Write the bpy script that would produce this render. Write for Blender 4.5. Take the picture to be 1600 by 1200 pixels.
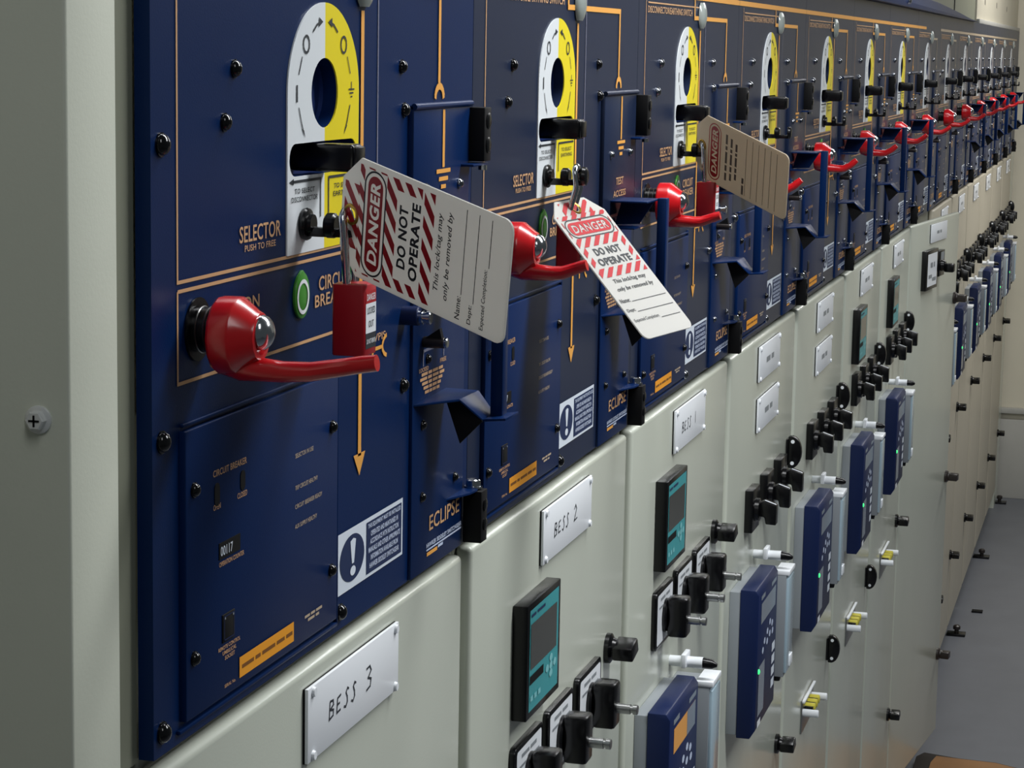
import bpy, bmesh, math
from mathutils import Vector, Matrix
from math import radians as R, sin, cos, pi

for o in list(bpy.data.objects):
    bpy.data.objects.remove(o)
S = bpy.context.scene
C = S.collection
ZS = 0.033          # floor of the photo-fitted frame lies at -0.033; the scene's floor is z = 0
PITCH = 0.5         # one bay of the switchgear row

# ------------------------------------------------------------------ camera
YAW, PIT, ROL = 1.30471611, 0.147628413, 0.0179255621
fw = Vector((sin(YAW), cos(YAW), 0)); rt = Vector((cos(YAW), -sin(YAW), 0)); up = Vector((0, 0, 1))
f2 = fw * cos(PIT) - up * sin(PIT); u2 = up * cos(PIT) + fw * sin(PIT)
r3 = rt * cos(ROL) + u2 * sin(ROL); u3 = u2 * cos(ROL) - rt * sin(ROL)
cd = bpy.data.cameras.new('camera'); cam = bpy.data.objects.new('camera', cd); C.objects.link(cam)
cd.sensor_width = 36.0; cd.lens = 3551.9 / 1600 * 36.0; cd.clip_start = 0.05; cd.clip_end = 60
M3 = Matrix((r3, u3, -f2)).transposed()
cam.matrix_world = Matrix.Translation((-1.14244781, -0.41769907, 1.52631796 + ZS)) @ M3.to_4x4()
S.camera = cam

# ------------------------------------------------------------------ world, lights, exposure
w = bpy.data.worlds.new('room_light'); S.world = w; w.use_nodes = True
bg = w.node_tree.nodes['Background']; bg.inputs[0].default_value = (0.82, 0.94, 1.0, 1); bg.inputs[1].default_value = 0.062

def area(name, loc, target, sx, sy, power, col=(0.97, 0.985, 1.0)):
    ld = bpy.data.lights.new(name, 'AREA'); ld.shape = 'RECTANGLE'; ld.size = sx; ld.size_y = sy
    ld.energy = power; ld.color = col
    o = bpy.data.objects.new(name, ld); C.objects.link(o)
    o.location = loc
    d = Vector(target) - Vector(loc)
    o.rotation_euler = d.to_track_quat('-Z', 'Y').to_euler()
    return o
# rows of ceiling tubes over the aisle in front of the switchgear, then an added fill
area('ceiling_or_fill_lamp', (0.7, -0.75, 2.40), (0.7, -0.3, 0.7), 0.3, 1.5, 35)
area('ceiling_or_fill_lamp', (2.9, -0.75, 2.40), (2.9, -0.3, 0.7), 0.3, 1.5, 20)
area('ceiling_or_fill_lamp', (5.3, -0.85, 2.40), (5.3, -0.4, 0.7), 0.3, 1.5, 31, (1, 0.98, 0.95))
area('ceiling_or_fill_lamp', (-0.95, -0.45, 2.30), (-0.35, 0.0, 1.3), 0.3, 0.6, 2.6)  # unseen fill lamp, added to brighten the side of the left end cabinet
S.view_settings.view_transform = 'Standard'; S.view_settings.look = 'None'
S.view_settings.gamma = 1.0; S.view_settings.use_curve_mapping = False
S.view_settings.exposure = 0.0

# ------------------------------------------------------------------ materials
def lin(h):
    v = [int(h[i:i + 2], 16) / 255 for i in (0, 2, 4)]
    return tuple(x / 12.92 if x <= 0.04045 else ((x + 0.055) / 1.055) ** 2.4 for x in v) + (1,)

MATS = {}
def mat(name, col, rough=0.45, metal=0.0, bump=0.0, scale=400, coat=0.0, emit=0.0, var=0.0, spec=0.5):
    m = bpy.data.materials.new(name); m.use_nodes = True
    nt = m.node_tree; b = nt.nodes['Principled BSDF']
    c = lin(col) if isinstance(col, str) else col
    b.inputs['Base Color'].default_value = c
    b.inputs['Roughness'].default_value = rough; b.inputs['Metallic'].default_value = metal
    b.inputs['Specular IOR Level'].default_value = spec
    b.inputs['Coat Weight'].default_value = coat; b.inputs['Coat Roughness'].default_value = 0.15
    if emit:
        b.inputs['Emission Color'].default_value = c; b.inputs['Emission Strength'].default_value = emit
    if bump or var:
        tc = nt.nodes.new('ShaderNodeTexCoord'); no = nt.nodes.new('ShaderNodeTexNoise')
        no.inputs['Scale'].default_value = scale; no.inputs['Detail'].default_value = 3
        nt.links.new(tc.outputs['Object'], no.inputs['Vector'])
        if bump:
            bp = nt.nodes.new('ShaderNodeBump'); bp.inputs['Strength'].default_value = bump; bp.inputs['Distance'].default_value = 0.001
            nt.links.new(no.outputs['Fac'], bp.inputs['Height']); nt.links.new(bp.outputs['Normal'], b.inputs['Normal'])
        if var:
            n2 = nt.nodes.new('ShaderNodeTexNoise'); n2.inputs['Scale'].default_value = 9; n2.inputs['Detail'].default_value = 5
            nt.links.new(tc.outputs['Object'], n2.inputs['Vector'])
            mr = nt.nodes.new('ShaderNodeMapRange'); mr.inputs['From Min'].default_value = 0.3; mr.inputs['From Max'].default_value = 0.7
            mr.inputs['To Min'].default_value = 1 - var; mr.inputs['To Max'].default_value = 1 + var
            nt.links.new(n2.outputs['Fac'], mr.inputs['Value'])
            mx = nt.nodes.new('ShaderNodeVectorMath'); mx.operation = 'SCALE'; mx.inputs[0].default_value = c[:3]
            nt.links.new(mr.outputs['Result'], mx.inputs['Scale']); nt.links.new(mx.outputs['Vector'], b.inputs['Base Color'])
    MATS[name] = m
    return m
BLUE = mat('navy_paint', '07234f', 0.34, bump=0.06, scale=900, var=0.05, spec=0.15)
BLUE2 = mat('navy_grazing_sheen', '1c2740', 0.34, bump=0.06, scale=900, var=0.05, spec=0.22)  # navy greyed: grazing reflection on the later panels put into the colour
DOORBLUE = mat('navy_door_paint', '072350', 0.38, bump=0.05, scale=900, var=0.04, spec=0.15)
NAVYPL = mat('navy_plastic', '14224a', 0.42, spec=0.25)
RECESS = mat('navy_recess', '1b3778', 0.5)
GREY = mat('light_grey_paint', 'c2c7ba', 0.25, coat=0.25, bump=0.06, scale=700, var=0.02)
GREYD = mat('grey_frame_paint', '8e9083', 0.5, bump=0.08, scale=700)
GREYSIDE = mat('grey_end_paint', 'd2d6c6', 0.5, bump=0.06, scale=600, var=0.03)
OLIVE = mat('grey_green_sheet', '8a8d7b', 0.5)
BEIGE = mat('beige_paint', 'd6d0bd', 0.6, var=0.03)
SKIRT = mat('grey_skirting_paint', 'b3b2ac', 0.6, var=0.04)
BLACK = mat('black_plastic', '09090b', 0.26, spec=0.4)
SCREWB = mat('glossy_black_screw', '0b0b0d', 0.12)
SCREWS_ = mat('zinc_screw', '8d9096', 0.18, metal=1.0)
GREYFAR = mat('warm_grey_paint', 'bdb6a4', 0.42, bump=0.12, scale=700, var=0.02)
BLACKM = mat('black_matt', '050507', 0.6, spec=0.25)
BROWNBLK = mat('brown_black_plastic', '2a2422', 0.35)
RED = mat('red_plastic', 'c8121a', 0.26, coat=0.4)
PADRED = mat('padlock_red', 'a81420', 0.4)
CHROME = mat('polished_steel', 'c9ccd0', 0.16, metal=1.0)
ZINC = mat('zinc_bolt', 'dfe2e0', 0.3, metal=0.15)
STEEL = mat('zinc_steel', 'a2a3a2', 0.34, metal=1.0)
BRASS = mat('brass', 'c39a45', 0.3, metal=1.0)
WHITE = mat('white_plastic', 'eef2f6', 0.36)
PLATEW = mat('white_plate', 'e6ecf0', 0.3)
YELLOW = mat('yellow_plate', 'f0dc18', 0.35)
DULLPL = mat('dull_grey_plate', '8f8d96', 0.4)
TAN = mat('tan_print', 'cfa275', 0.5)
ORANGE = mat('orange_print', 'eda94e', 0.45)
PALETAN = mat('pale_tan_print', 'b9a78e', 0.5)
ORLAB = mat('orange_label_vinyl', 'ef9f22', 0.5)
ORTXT = mat('brown_print', '7a4a10', 0.6)
GREYLINE = mat('grey_print', '74768c', 0.5)
INK = mat('dark_print', '20262c', 0.6)
PEN = mat('marker_ink', '2b2f36', 0.5)
LABW = mat('label_white', 'dfe8f2', 0.45)
LABN = mat('label_navy', '172a52', 0.5)
PALEBL = mat('pale_blue_print', 'c3cfe6', 0.5)
GREEN = mat('green_indicator', '3f8a2c', 0.35)
LENS = mat('grey_lens', '98a09c', 0.15, coat=0.5)
TEAL = mat('teal_fascia', '3a9aa0', 0.35)
TEALL = mat('pale_teal_print', '7fc4c8', 0.4)
SCREEN = mat('dark_screen', '3b3d3a', 0.12)
LCD = mat('grey_lcd', '7d8896', 0.2)
LED = mat('green_led', '38e878', 0.4, emit=1.5)
AMBER = mat('amber_reflection', 'd0913e', 0.3, emit=0.15)  # relay screen with its orange reflection painted in, plus a faint glow
MODULE = mat('grey_module', '8b9196', 0.4)
COVERPL = mat('pale_blue_cover', 'a9c0cc', 0.12, coat=0.5)
PYEL = mat('plug_yellow', 'd8cc4a', 0.4)
TAGW = mat('tag_white', 'e4e3de', 0.42, spec=0.4)
TAGSHADED = mat('tag_shaded', 'd0c5b2', 0.5)  # tag white turned browner, the shade on it put into the colour
TAGRED = mat('tag_red_print', 'b0141f', 0.42)
TAGGREY = mat('tag_grey_print', '6f675a', 0.5)
FLOORM = mat('grey_floor', '696c73', 0.42, bump=0.05, scale=60, var=0.06)
WOOD = mat('brown_wood', '8a6239', 0.6, var=0.2)
WOODK = mat('charred_wood_edge', '1d140d', 0.8)

def let_light_through(m, amount):
    # thin plastic sheet: part of the light falling on its back glows through
    nt = m.node_tree; b = nt.nodes['Principled BSDF']; out = nt.nodes['Material Output']
    t = nt.nodes.new('ShaderNodeBsdfTranslucent'); t.inputs['Color'].default_value = b.inputs['Base Color'].default_value
    x = nt.nodes.new('ShaderNodeMixShader'); x.inputs[0].default_value = amount
    nt.links.new(b.outputs[0], x.inputs[1]); nt.links.new(t.outputs[0], x.inputs[2]); nt.links.new(x.outputs[0], out.inputs['Surface'])
let_light_through(TAGW, 0.44); let_light_through(TAGSHADED, 0.5)

# ------------------------------------------------------------------ geometry helpers
# all part coordinates are (u along the row, w out of the panel face, z up)
_TXT = {}
def text_geo(body, bold=0.0):
    key = (body, bold)
    if key in _TXT: return _TXT[key]
    cu = bpy.data.curves.new('lettering', 'FONT'); cu.body = body; cu.size = 1; cu.resolution_u = 3; cu.offset = bold; cu.space_character = 1 + bold * 3
    o = bpy.data.objects.new('lettering', cu); C.objects.link(o)
    me = bpy.data.meshes.new_from_object(o.evaluated_get(bpy.context.evaluated_depsgraph_get()))
    vs = [(v.co.x, v.co.y) for v in me.vertices]; fs = [tuple(p.vertices) for p in me.polygons]
    bpy.data.objects.remove(o); bpy.data.curves.remove(cu); bpy.data.meshes.remove(me)
    x0 = min(v[0] for v in vs); x1 = max(v[0] for v in vs); y0 = min(v[1] for v in vs); y1 = max(v[1] for v in vs)
    vs = [((x - x0) / (x1 - x0), (y - y0) / (y1 - y0)) for x, y in vs]
    _TXT[key] = (vs, fs)
    return _TXT[key]

def V(p): return Vector((p[0], -p[1], p[2]))
class MB:
    def __init__(s): s.bm = bmesh.new(); s.mats = []; s.cur = 0
    def m(s, material):
        if material not in s.mats: s.mats.append(material)
        s.cur = s.mats.index(material); return s
    def _fin(s, before):
        for f in s.bm.faces:
            if f not in before: f.material_index = s.cur
    def poly(s, pts):
        f = s.bm.faces.new([s.bm.verts.new(V(p)) for p in pts]); f.material_index = s.cur; return s
    def rect(s, u0, u1, z0, z1, w): return s.poly([(u0, w, z0), (u1, w, z0), (u1, w, z1), (u0, w, z1)])
    def hexa(s, p, bev=0, seg=2):
        b4 = set(s.bm.faces)
        v = [s.bm.verts.new(V(q)) for q in p]
        fs = [s.bm.faces.new([v[i] for i in q]) for q in ((0, 1, 2, 3), (7, 6, 5, 4), (0, 4, 5, 1), (1, 5, 6, 2), (2, 6, 7, 3), (3, 7, 4, 0))]
        bmesh.ops.recalc_face_normals(s.bm, faces=fs)
        if bev:
            ed = list({e for f in fs for e in f.edges})
            bmesh.ops.bevel(s.bm, geom=ed, offset=bev, segments=seg, affect='EDGES', profile=0.5)
        s._fin(b4); return s
    def box(s, u0, u1, w0, w1, z0, z1, bev=0, seg=2):
        return s.hexa([(u0, w0, z0), (u1, w0, z0), (u1, w1, z0), (u0, w1, z0), (u0, w0, z1), (u1, w0, z1), (u1, w1, z1), (u0, w1, z1)], bev, seg)
    def lathe(s, c, prof, axis='w', seg=20, cap=True):
        b4 = set(s.bm.faces); rings = []
        for t, r in prof:
            ring = []
            for k in range(seg):
                a = 2 * pi * k / seg; x, y = r * cos(a), r * sin(a)
                p = {'w': (c[0] + x, c[1] + t, c[2] + y), 'u': (c[0] + t, c[1] + x, c[2] + y), 'z': (c[0] + x, c[1] + y, c[2] + t)}[axis]
                ring.append(s.bm.verts.new(V(p)))
            rings.append(ring)
        fs = []
        for a, b in zip(rings, rings[1:]):
            for k in range(seg): fs.append(s.bm.faces.new((a[k], a[(k + 1) % seg], b[(k + 1) % seg], b[k])))
        if cap:
            fs.append(s.bm.faces.new(rings[0])); fs.append(s.bm.faces.new(rings[-1]))
        bmesh.ops.recalc_face_normals(s.bm, faces=fs); s._fin(b4); return s
    def tube(s, pts, rs, seg=10):
        b4 = set(s.bm.faces); P = [V(p) for p in pts]; rings = []; fs = []
        if not hasattr(rs, '__len__'): rs = [rs] * len(P)
        ref = None
        for i, p in enumerate(P):
            t = (P[min(i + 1, len(P) - 1)] - P[max(i - 1, 0)]).normalized()
            if ref is None: ref = t.orthogonal()
            a = (ref - t * ref.dot(t)).normalized(); ref = a; b = t.cross(a)
            rings.append([s.bm.verts.new(p + (a * cos(2 * pi * k / seg) + b * sin(2 * pi * k / seg)) * rs[i]) for k in range(seg)])
        for a, b in zip(rings, rings[1:]):
            for k in range(seg): fs.append(s.bm.faces.new((a[k], a[(k + 1) % seg], b[(k + 1) % seg], b[k])))
        fs.append(s.bm.faces.new(rings[0])); fs.append(s.bm.faces.new(rings[-1]))
        bmesh.ops.recalc_face_normals(s.bm, faces=fs); s._fin(b4); return s
    def prism(s, loop, a0, a1, plane='uz', holes=(), bev=0):
        """a flat outline with holes, thickened; plane uz -> thickness along w, wz -> along u, uw -> along z"""
        b4 = set(s.bm.faces)
        def pt(q, a): return {'uz': (q[0], a, q[1]), 'wz': (a, q[0], q[1]), 'uw': (q[0], q[1], a)}[plane]
        es = []
        for L in (loop,) + tuple(holes):
            v = [s.bm.verts.new(V(pt(q, a0))) for q in L]
            es += [s.bm.edges.new((v[i], v[(i + 1) % len(v)])) for i in range(len(v))]
        if holes: fs = [g for g in bmesh.ops.triangle_fill(s.bm, edges=es, use_beauty=True)['geom'] if isinstance(g, bmesh.types.BMFace)]
        else: fs = [s.bm.faces.new(v)]
        ex = bmesh.ops.extrude_face_region(s.bm, geom=fs)['geom']
        d = V(pt((0, 0), a1)) - V(pt((0, 0), a0))
        bmesh.ops.translate(s.bm, verts=[g for g in ex if isinstance(g, bmesh.types.BMVert)], vec=d)
        new = [f for f in s.bm.faces if f not in b4]
        bmesh.ops.recalc_face_normals(s.bm, faces=new)
        if bev:
            ed = [e for e in {e for f in new for e in f.edges} if len(e.link_faces) == 2 and e.calc_face_angle(0) > 0.7]
            bmesh.ops.bevel(s.bm, geom=ed, offset=bev, segments=2, affect='EDGES', profile=0.5)
        s._fin(b4); return s
    def fill(s, loop, w, holes=()):
        b4 = set(s.bm.faces); es = []
        for L in (loop,) + tuple(holes):
            v = [s.bm.verts.new(V((q[0], w, q[1]))) for q in L]
            es += [s.bm.edges.new((v[i], v[(i + 1) % len(v)])) for i in range(len(v))]
        bmesh.ops.triangle_fill(s.bm, edges=es, use_beauty=True); s._fin(b4); return s
    def stroke(s, pts, width, w, closed=False):
        pts = list(pts)
        if closed: pts = pts + [pts[0]]
        n = len(pts)
        for i in range(n - 1):
            (a, b), (c, d) = pts[i], pts[i + 1]
            L = math.hypot(c - a, d - b) or 1e-9
            tx, tz = (c - a) / L * width / 2, (d - b) / L * width / 2
            e0 = 1 if (i > 0 or closed) else 0; e1 = 1 if (i < n - 2 or closed) else 0
            a_, b_, c_, d_ = a - tx * e0, b - tz * e0, c + tx * e1, d + tz * e1
            ww = w + 0.00001 * (i % 3)
            s.poly([(a_ - tz, ww, b_ + tx), (c_ - tz, ww, d_ + tx), (c_ + tz, ww, d_ - tx), (a_ + tz, ww, b_ - tx)])
        return s
    def text(s, body, u0, u1, z0, z1, w, shear=0.0, bold=0.012):
        vs, fs = text_geo(body, bold); h = z1 - z0
        vv = [s.bm.verts.new(V((u0 + x * (u1 - u0) + shear * y * h, w, z0 + y * h))) for x, y in vs]
        for f in fs:
            try: s.bm.faces.new([vv[i] for i in f]).material_index = s.cur
            except ValueError: pass
        return s
    def ctext(s, body, uc, z0, h, width, w, shear=0.0, bold=0.012): return s.text(body, uc - width / 2, uc + width / 2, z0, z0 + h, w, shear, bold)
    def dashes(s, u0, u1, z, h, w, words=(4, 7, 3, 6)):
        tot = sum(words) + len(words) - 1; x = u0; k = (u1 - u0) / tot
        for q in words: s.rect(x, x + q * k, z, z + h, w); x += (q + 1) * k
        return s
    def mesh(s, name, off=(0, 0, 0), ang=35):
        bmesh.ops.translate(s.bm, verts=s.bm.verts, vec=-V(off))
        me = bpy.data.meshes.new(name); s.bm.to_mesh(me); s.bm.free()
        for mm in s.mats: me.materials.append(mm)
        me.polygons.foreach_set('use_smooth', [True] * len(me.polygons)); me.set_sharp_from_angle(angle=R(ang))
        return me

def ell(cu, cz, a, b, n=40, a0=0, a1=2 * pi):
    full = abs(a1 - a0 - 2 * pi) < 1e-6
    return [(cu + a * cos(a0 + (a1 - a0) * k / (n if full else n - 1)), cz + b * sin(a0 + (a1 - a0) * k / (n if full else n - 1))) for k in range(n)]
def rrect(u0, u1, z0, z1, r, n=5):
    out = []
    for cu, cz, s in ((u1 - r, z1 - r, 0), (u0 + r, z1 - r, 1), (u0 + r, z0 + r, 2), (u1 - r, z0 + r, 3)):
        out += [(cu + r * cos(pi / 2 * (s + k / (n - 1))), cz + r * sin(pi / 2 * (s + k / (n - 1)))) for k in range(n)]
    return out

def thing(name, label, cat, loc, group=None):
    o = bpy.data.objects.new(name, None); C.objects.link(o); o.location = loc; o.empty_display_size = 0.05
    o['label'] = label; o['category'] = cat
    if group: o['group'] = group
    return o
def put(spec, parent):
    """spec = (name, mesh, children[, label]) -> one object per part, sub-parts below it"""
    o = bpy.data.objects.new(spec[0], spec[1]); C.objects.link(o); o.parent = parent
    if len(spec) > 3 and spec[3]: o['label'] = spec[3]
    for ch in spec[2]: put(ch, o)
    return o
def single(name, mesh, loc, label=None, cat=None, group=None, kind=None):
    o = bpy.data.objects.new(name, mesh); C.objects.link(o); o.location = loc
    if label: o['label'] = label; o['category'] = cat
    if group: o['group'] = group
    if kind: o['kind'] = kind
    return o

# ------------------------------------------------------------------ the room
b = MB().m(FLOORM).box(-2.2, 7.0, -0.6, 3.2, -0.06, 0.0)
single('floor', b.mesh('floor'), (0, 0, 0), kind='structure')
b = MB().m(BEIGE).box(7.0, 7.12, -0.6, 3.2, 0.0, 2.7)
single('wall_end', b.mesh('wall_end'), (0, 0, 0), kind='structure')
b = MB().m(SKIRT).box(6.985, 7.0, -0.1, 3.2, 0.0, 0.283, 0.002).m(SKIRT).box(6.975, 7.0, -0.1, 3.2, 0.305, 0.325, 0.003)
single('baseboard_end', b.mesh('baseboard_end'), (0, 0, 0), kind='structure')
b = MB().m(BEIGE).box(-2.2, 7.0, -0.7, -0.6, 0.0, 2.7)
single('wall_back', b.mesh('wall_back'), (0, 0, 0), kind='structure')

# ------------------------------------------------------------------ upper blue panels
UL, UR, ZB, ZT = -0.2195, 0.2795, 1.2005, 1.606
OFF = (0, 0, ZB)
def uz_off(mb, name, ang=35): return mb.mesh(name, OFF, ang)
HOLE = ell(0, 1.5, 0.0203, 0.0183, 44)
SLOT = rrect(-0.0520, 0.0510, 1.4577, 1.4748, 0.0084, 7)

def front_plate(material):
    b = MB().m(material)
    b.prism([(UL, ZB), (UR, ZB), (UR, ZT), (UL, ZT)], -0.0075, 0.0, 'uz', (HOLE[::-1], SLOT[::-1]))
    return uz_off(b, 'front_plate')
def recess():
    b = MB().m(RECESS)
    for L, d in ((ell(0, 1.5, 0.0212, 0.0192, 44), -0.0102), (rrect(-0.0528, 0.0518, 1.4569, 1.4756, 0.0092, 7), -0.0162)):
        for i in range(len(L)):
            p, q = L[i], L[(i + 1) % len(L)]
            b.poly([(p[0], -0.0076, p[1]), (q[0], -0.0076, q[1]), (q[0], d, q[1]), (p[0], d, p[1])])
        b.fill(L, d)
    return uz_off(b, 'selector_recess')
def borders():
    b = MB().m(TAN); t = 0.0017; w = 0.0004
    b.stroke([(-0.1917, 1.571), (-0.1917, 1.4172), (0.0575, 1.4172)], t, w)
    b.stroke([(-0.1917, 1.4130), (-0.1917, 1.3705), (0.0575, 1.3705)], t, w)
    b.stroke([(-0.1917, 1.4130), (0.0575, 1.4130)], t, w + 0.00005)
    b.m(GREYLINE).stroke([(0.0888, 1.571), (0.0888, 1.4172)], 0.0017, w)
    return uz_off(b, 'printed_border')
def mimic(col):
    b = MB().m(col); w = 0.0006
    b.stroke([(0.0613, 1.5442), (0.0613, 1.2945)], 0.0052, w)
    b.poly([(0.0513, w, 1.2960), (0.0713, w, 1.2960), (0.0613, w, 1.2832)])
    b.stroke([(0.0300, 1.5735), (0.0300, 1.5558)], 0.0045, w)
    b.rect(0.0278, 0.2075, 1.5538, 1.5578, w + 0.0001)
    b.stroke([(0.2055, 1.5538), (0.2055, 1.503)], 0.0045, w)
    arc = ell(0.2060, 1.4935, 0.0085, 0.0075, 9, 0, pi)
    b.stroke(arc, 0.0040, w + 0.0001)
    # small indicator symbol beside the arrow line
    b.stroke([(0.0613, 1.3525), (0.1010, 1.3525)], 0.0022, w)
    b.stroke(ell(0.1125, 1.3525, 0.0120, 0.0065, 9, pi * 0.62, pi * 1.38), 0.0024, w)
    b.stroke([(0.083, 1.3525), (0.083, 1.347)], 0.003, w)
    return uz_off(b, 'mimic_diagram')
def busline(col, u1=UR):
    b = MB().m(col); b.rect(UL, u1, 1.5730, 1.5782, 0.0006); return uz_off(b, 'busbar_line')
def words(name, colour, w, items, extra=None):
    b = MB().m(colour)
    for it in items: b.text(it[0], it[1], it[2], it[3], it[4], w)
    if extra: extra(b)
    return (name, uz_off(b, name), [])
def letters():
    w = 0.0006
    return [words('selector_lettering', TAN, w, [('SELECTOR', -0.1180, -0.0630, 1.4292, 1.4373), ('PUSH TO FREE', -0.1113, -0.0700, 1.4246, 1.4278)]),
            words('breaker_lettering', TAN, w, [('CIRCUIT', -0.0066, 0.0440, 1.3952, 1.4030), ('BREAKER', -0.0125, 0.0470, 1.3868, 1.3934)]),
            words('position_lettering', TAN, w, [('ON', -0.113, -0.092, 1.3960, 1.4025)]),
            words('indicator_lettering', TAN, w, [('VPIS', 0.085, 0.106, 1.3567, 1.3612)]),
            words('title_lettering', TAN, w, [('DISCONNECTOR/EARTHING SWITCH', -0.185, 0.0175, 1.5572, 1.5632)], lambda b: b.stroke([(-0.185, 1.5660), (0.075, 1.5660)], 0.0012, w))]
SELC = [(-0.0547, 1.4178), (0.0545, 1.4178)] + ell(0, 1.5, 0.0546, 0.0472, 41, 0, pi)
def sel_plate(m1, m2):
    b = MB()
    H = ell(0, 1.5, 0.0203, 0.0183, 40)
    left = [(0, 1.5472)] + ell(0, 1.5, 0.0546, 0.0472, 21, pi / 2, pi)[1:] + [(-0.0547, 1.4178), (0, 1.4178)]
    # each half is built around its half of the hole and its half of the slot
    def half(sg):
        outer = [(0, 1.5472)] + [(sg * 0.0546 * sin(a), 1.5 + 0.0472 * cos(a)) for a in [pi / 2 * k / 20 for k in range(1, 21)]]
        outer += [(sg * 0.0546, 1.4178), (0, 1.4178), (0, 1.4577)]
        e = 0.0520 if sg < 0 else 0.0510
        slot = [(sg * (e - 0.0084) + sg * 0.0084 * sin(a), 1.46625 - 0.0084 * cos(a)) for a in [pi * k / 10 for k in range(11)]]
        outer += slot + [(0, 1.4748), (0, 1.5 - 0.0183)]
        outer += [(sg * 0.0203 * sin(a), 1.5 - 0.0183 * cos(a)) for a in [pi * k / 20 for k in range(1, 20)]] + [(0, 1.5 + 0.0183)]
        return outer
    for sg, mm in ((-1, m1), (1, m2)):
        b.m(mm)
        L = half(sg)
        b4 = set(b.bm.faces)
        v = [b.bm.verts.new(V((q[0], 0.0009, q[1]))) for q in L]
        es = [b.bm.edges.new((v[i], v[(i + 1) % len(v)])) for i in range(len(v))]
        fs = [g for g in bmesh.ops.triangle_fill(b.bm, edges=es, use_beauty=True)['geom'] if isinstance(g, bmesh.types.BMFace)]
        ex = bmesh.ops.extrude_face_region(b.bm, geom=fs)['geom']
        bmesh.ops.translate(b.bm, verts=[g for g in ex if isinstance(g, bmesh.types.BMVert)], vec=(0, 0.0008, 0))
        b._fin(b4)
    return uz_off(b, 'selector_plate')
def sel_marks():
    b = MB().m(INK); w = 0.00125
    for sg in (-1, 1):
        b.stroke(ell(sg * 0.0286, 1.5253, 0.0044, 0.0043, 14), 0.0013, w, True)
        b.stroke([(sg * 0.0190, 1.5318), (sg * 0.0130, 1.5355), (sg * 0.0080, 1.5368)], 0.0012, w)
        b.poly([(sg * 0.0100, w, 1.5394), (sg * 0.0105, w, 1.5342), (sg * 0.0040, w, 1.5371)])
        b.stroke([(sg * 0.0345, 1.5190), (sg * 0.0395, 1.5098)], 0.0009, w)
        b.stroke([(sg * 0.0393, 1.4930), (sg * 0.0350, 1.4845), (sg * 0.0330, 1.4815)], 0.0010, w)
        b.poly([(sg * 0.0350, w, 1.4822), (sg * 0.0318, w, 1.4812), (sg * 0.0297, w, 1.4772)])
    b.stroke([(-0.0420, 1.5045), (-0.0420, 1.4958)], 0.0020, w)
    b.stroke([(0.0415, 1.5055), (0.0415, 1.5018)], 0.0010, w)
    for k, wd in enumerate((0.0090, 0.0060, 0.0028)): b.rect(0.0415 - wd / 2, 0.0415 + wd / 2, 1.5010 - k * 0.0020, 1.5018 - k * 0.0020, w)
    b.stroke([(-0.0475, 1.4553), (-0.0065, 1.4553), (-0.0065, 1.4350)], 0.0014, w)
    b.poly([(-0.0530, w, 1.4553), (-0.0465, w, 1.4570), (-0.0465, w, 1.4536)])
    b.text('TO SELECT', -0.0450, -0.0155, 1.4490, 1.4516, w); b.text('DISCONNECTOR', -0.0495, -0.0110, 1.4447, 1.4474, w)
    b.stroke([(0.0060, 1.4345), (0.0060, 1.4553), (0.0515, 1.4553)], 0.0014, w)
    b.text('TO SELECT', 0.0145, 0.0455, 1.4490, 1.4516, w); b.text('EARTHING', 0.0135, 0.0470, 1.4447, 1.4474, w)
    return uz_off(b, 'printed_marks')
def sel_lever():
    b = MB().m(BLACK)
    b.box(-0.0140, 0.0015, -0.014, 0.0222, 1.4592, 1.4738, 0.0022, 3)
    b.box(-0.0135, 0.0010, 0.0215, 0.0236, 1.4605, 1.4726, 0.0009)
    return uz_off(b, 'selector_lever')
def hasp(tip=0.0070):
    c = (-0.0315, 0.0, 1.4328); b = MB().m(BLACK)
    b.lathe(c, [(0.001, 0.0080), (0.0030, 0.0086), (0.0042, 0.0080), (0.0048, 0.0055), (0.0068, 0.0052)], 'w', 20)
    b.hexa([(c[0] - 0.0035, 0.004, c[2] - 0.0062), (c[0] + 0.0035, 0.004, c[2] - 0.0062), (c[0] + 0.0035, 0.030, c[2] - 0.0060), (c[0] - 0.0035, 0.030, c[2] - 0.0060),
            (c[0] - 0.0035, 0.004, c[2] - 0.0012), (c[0] + 0.0035, 0.004, c[2] - 0.0012), (c[0] + 0.0035, 0.030, c[2] - 0.0020), (c[0] - 0.0035, 0.030, c[2] - 0.0020)], 0.0006)
    b.lathe((c[0], 0, c[2] - 0.0002), [(0.0135, 0.0055), (0.0145, 0.0066), (0.0182, 0.0066), (0.0196, 0.0052)], 'w', 18)
    b.lathe((c[0], 0, c[2] + 0.0006), [(0.0285, tip * 0.86), (0.0296, tip), (0.0318, tip * 0.94), (0.0328, tip * 0.64)], 'w', 18)
    return uz_off(b, 'padlock_hasp')
HC = (-0.169, 1.3915)
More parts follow.
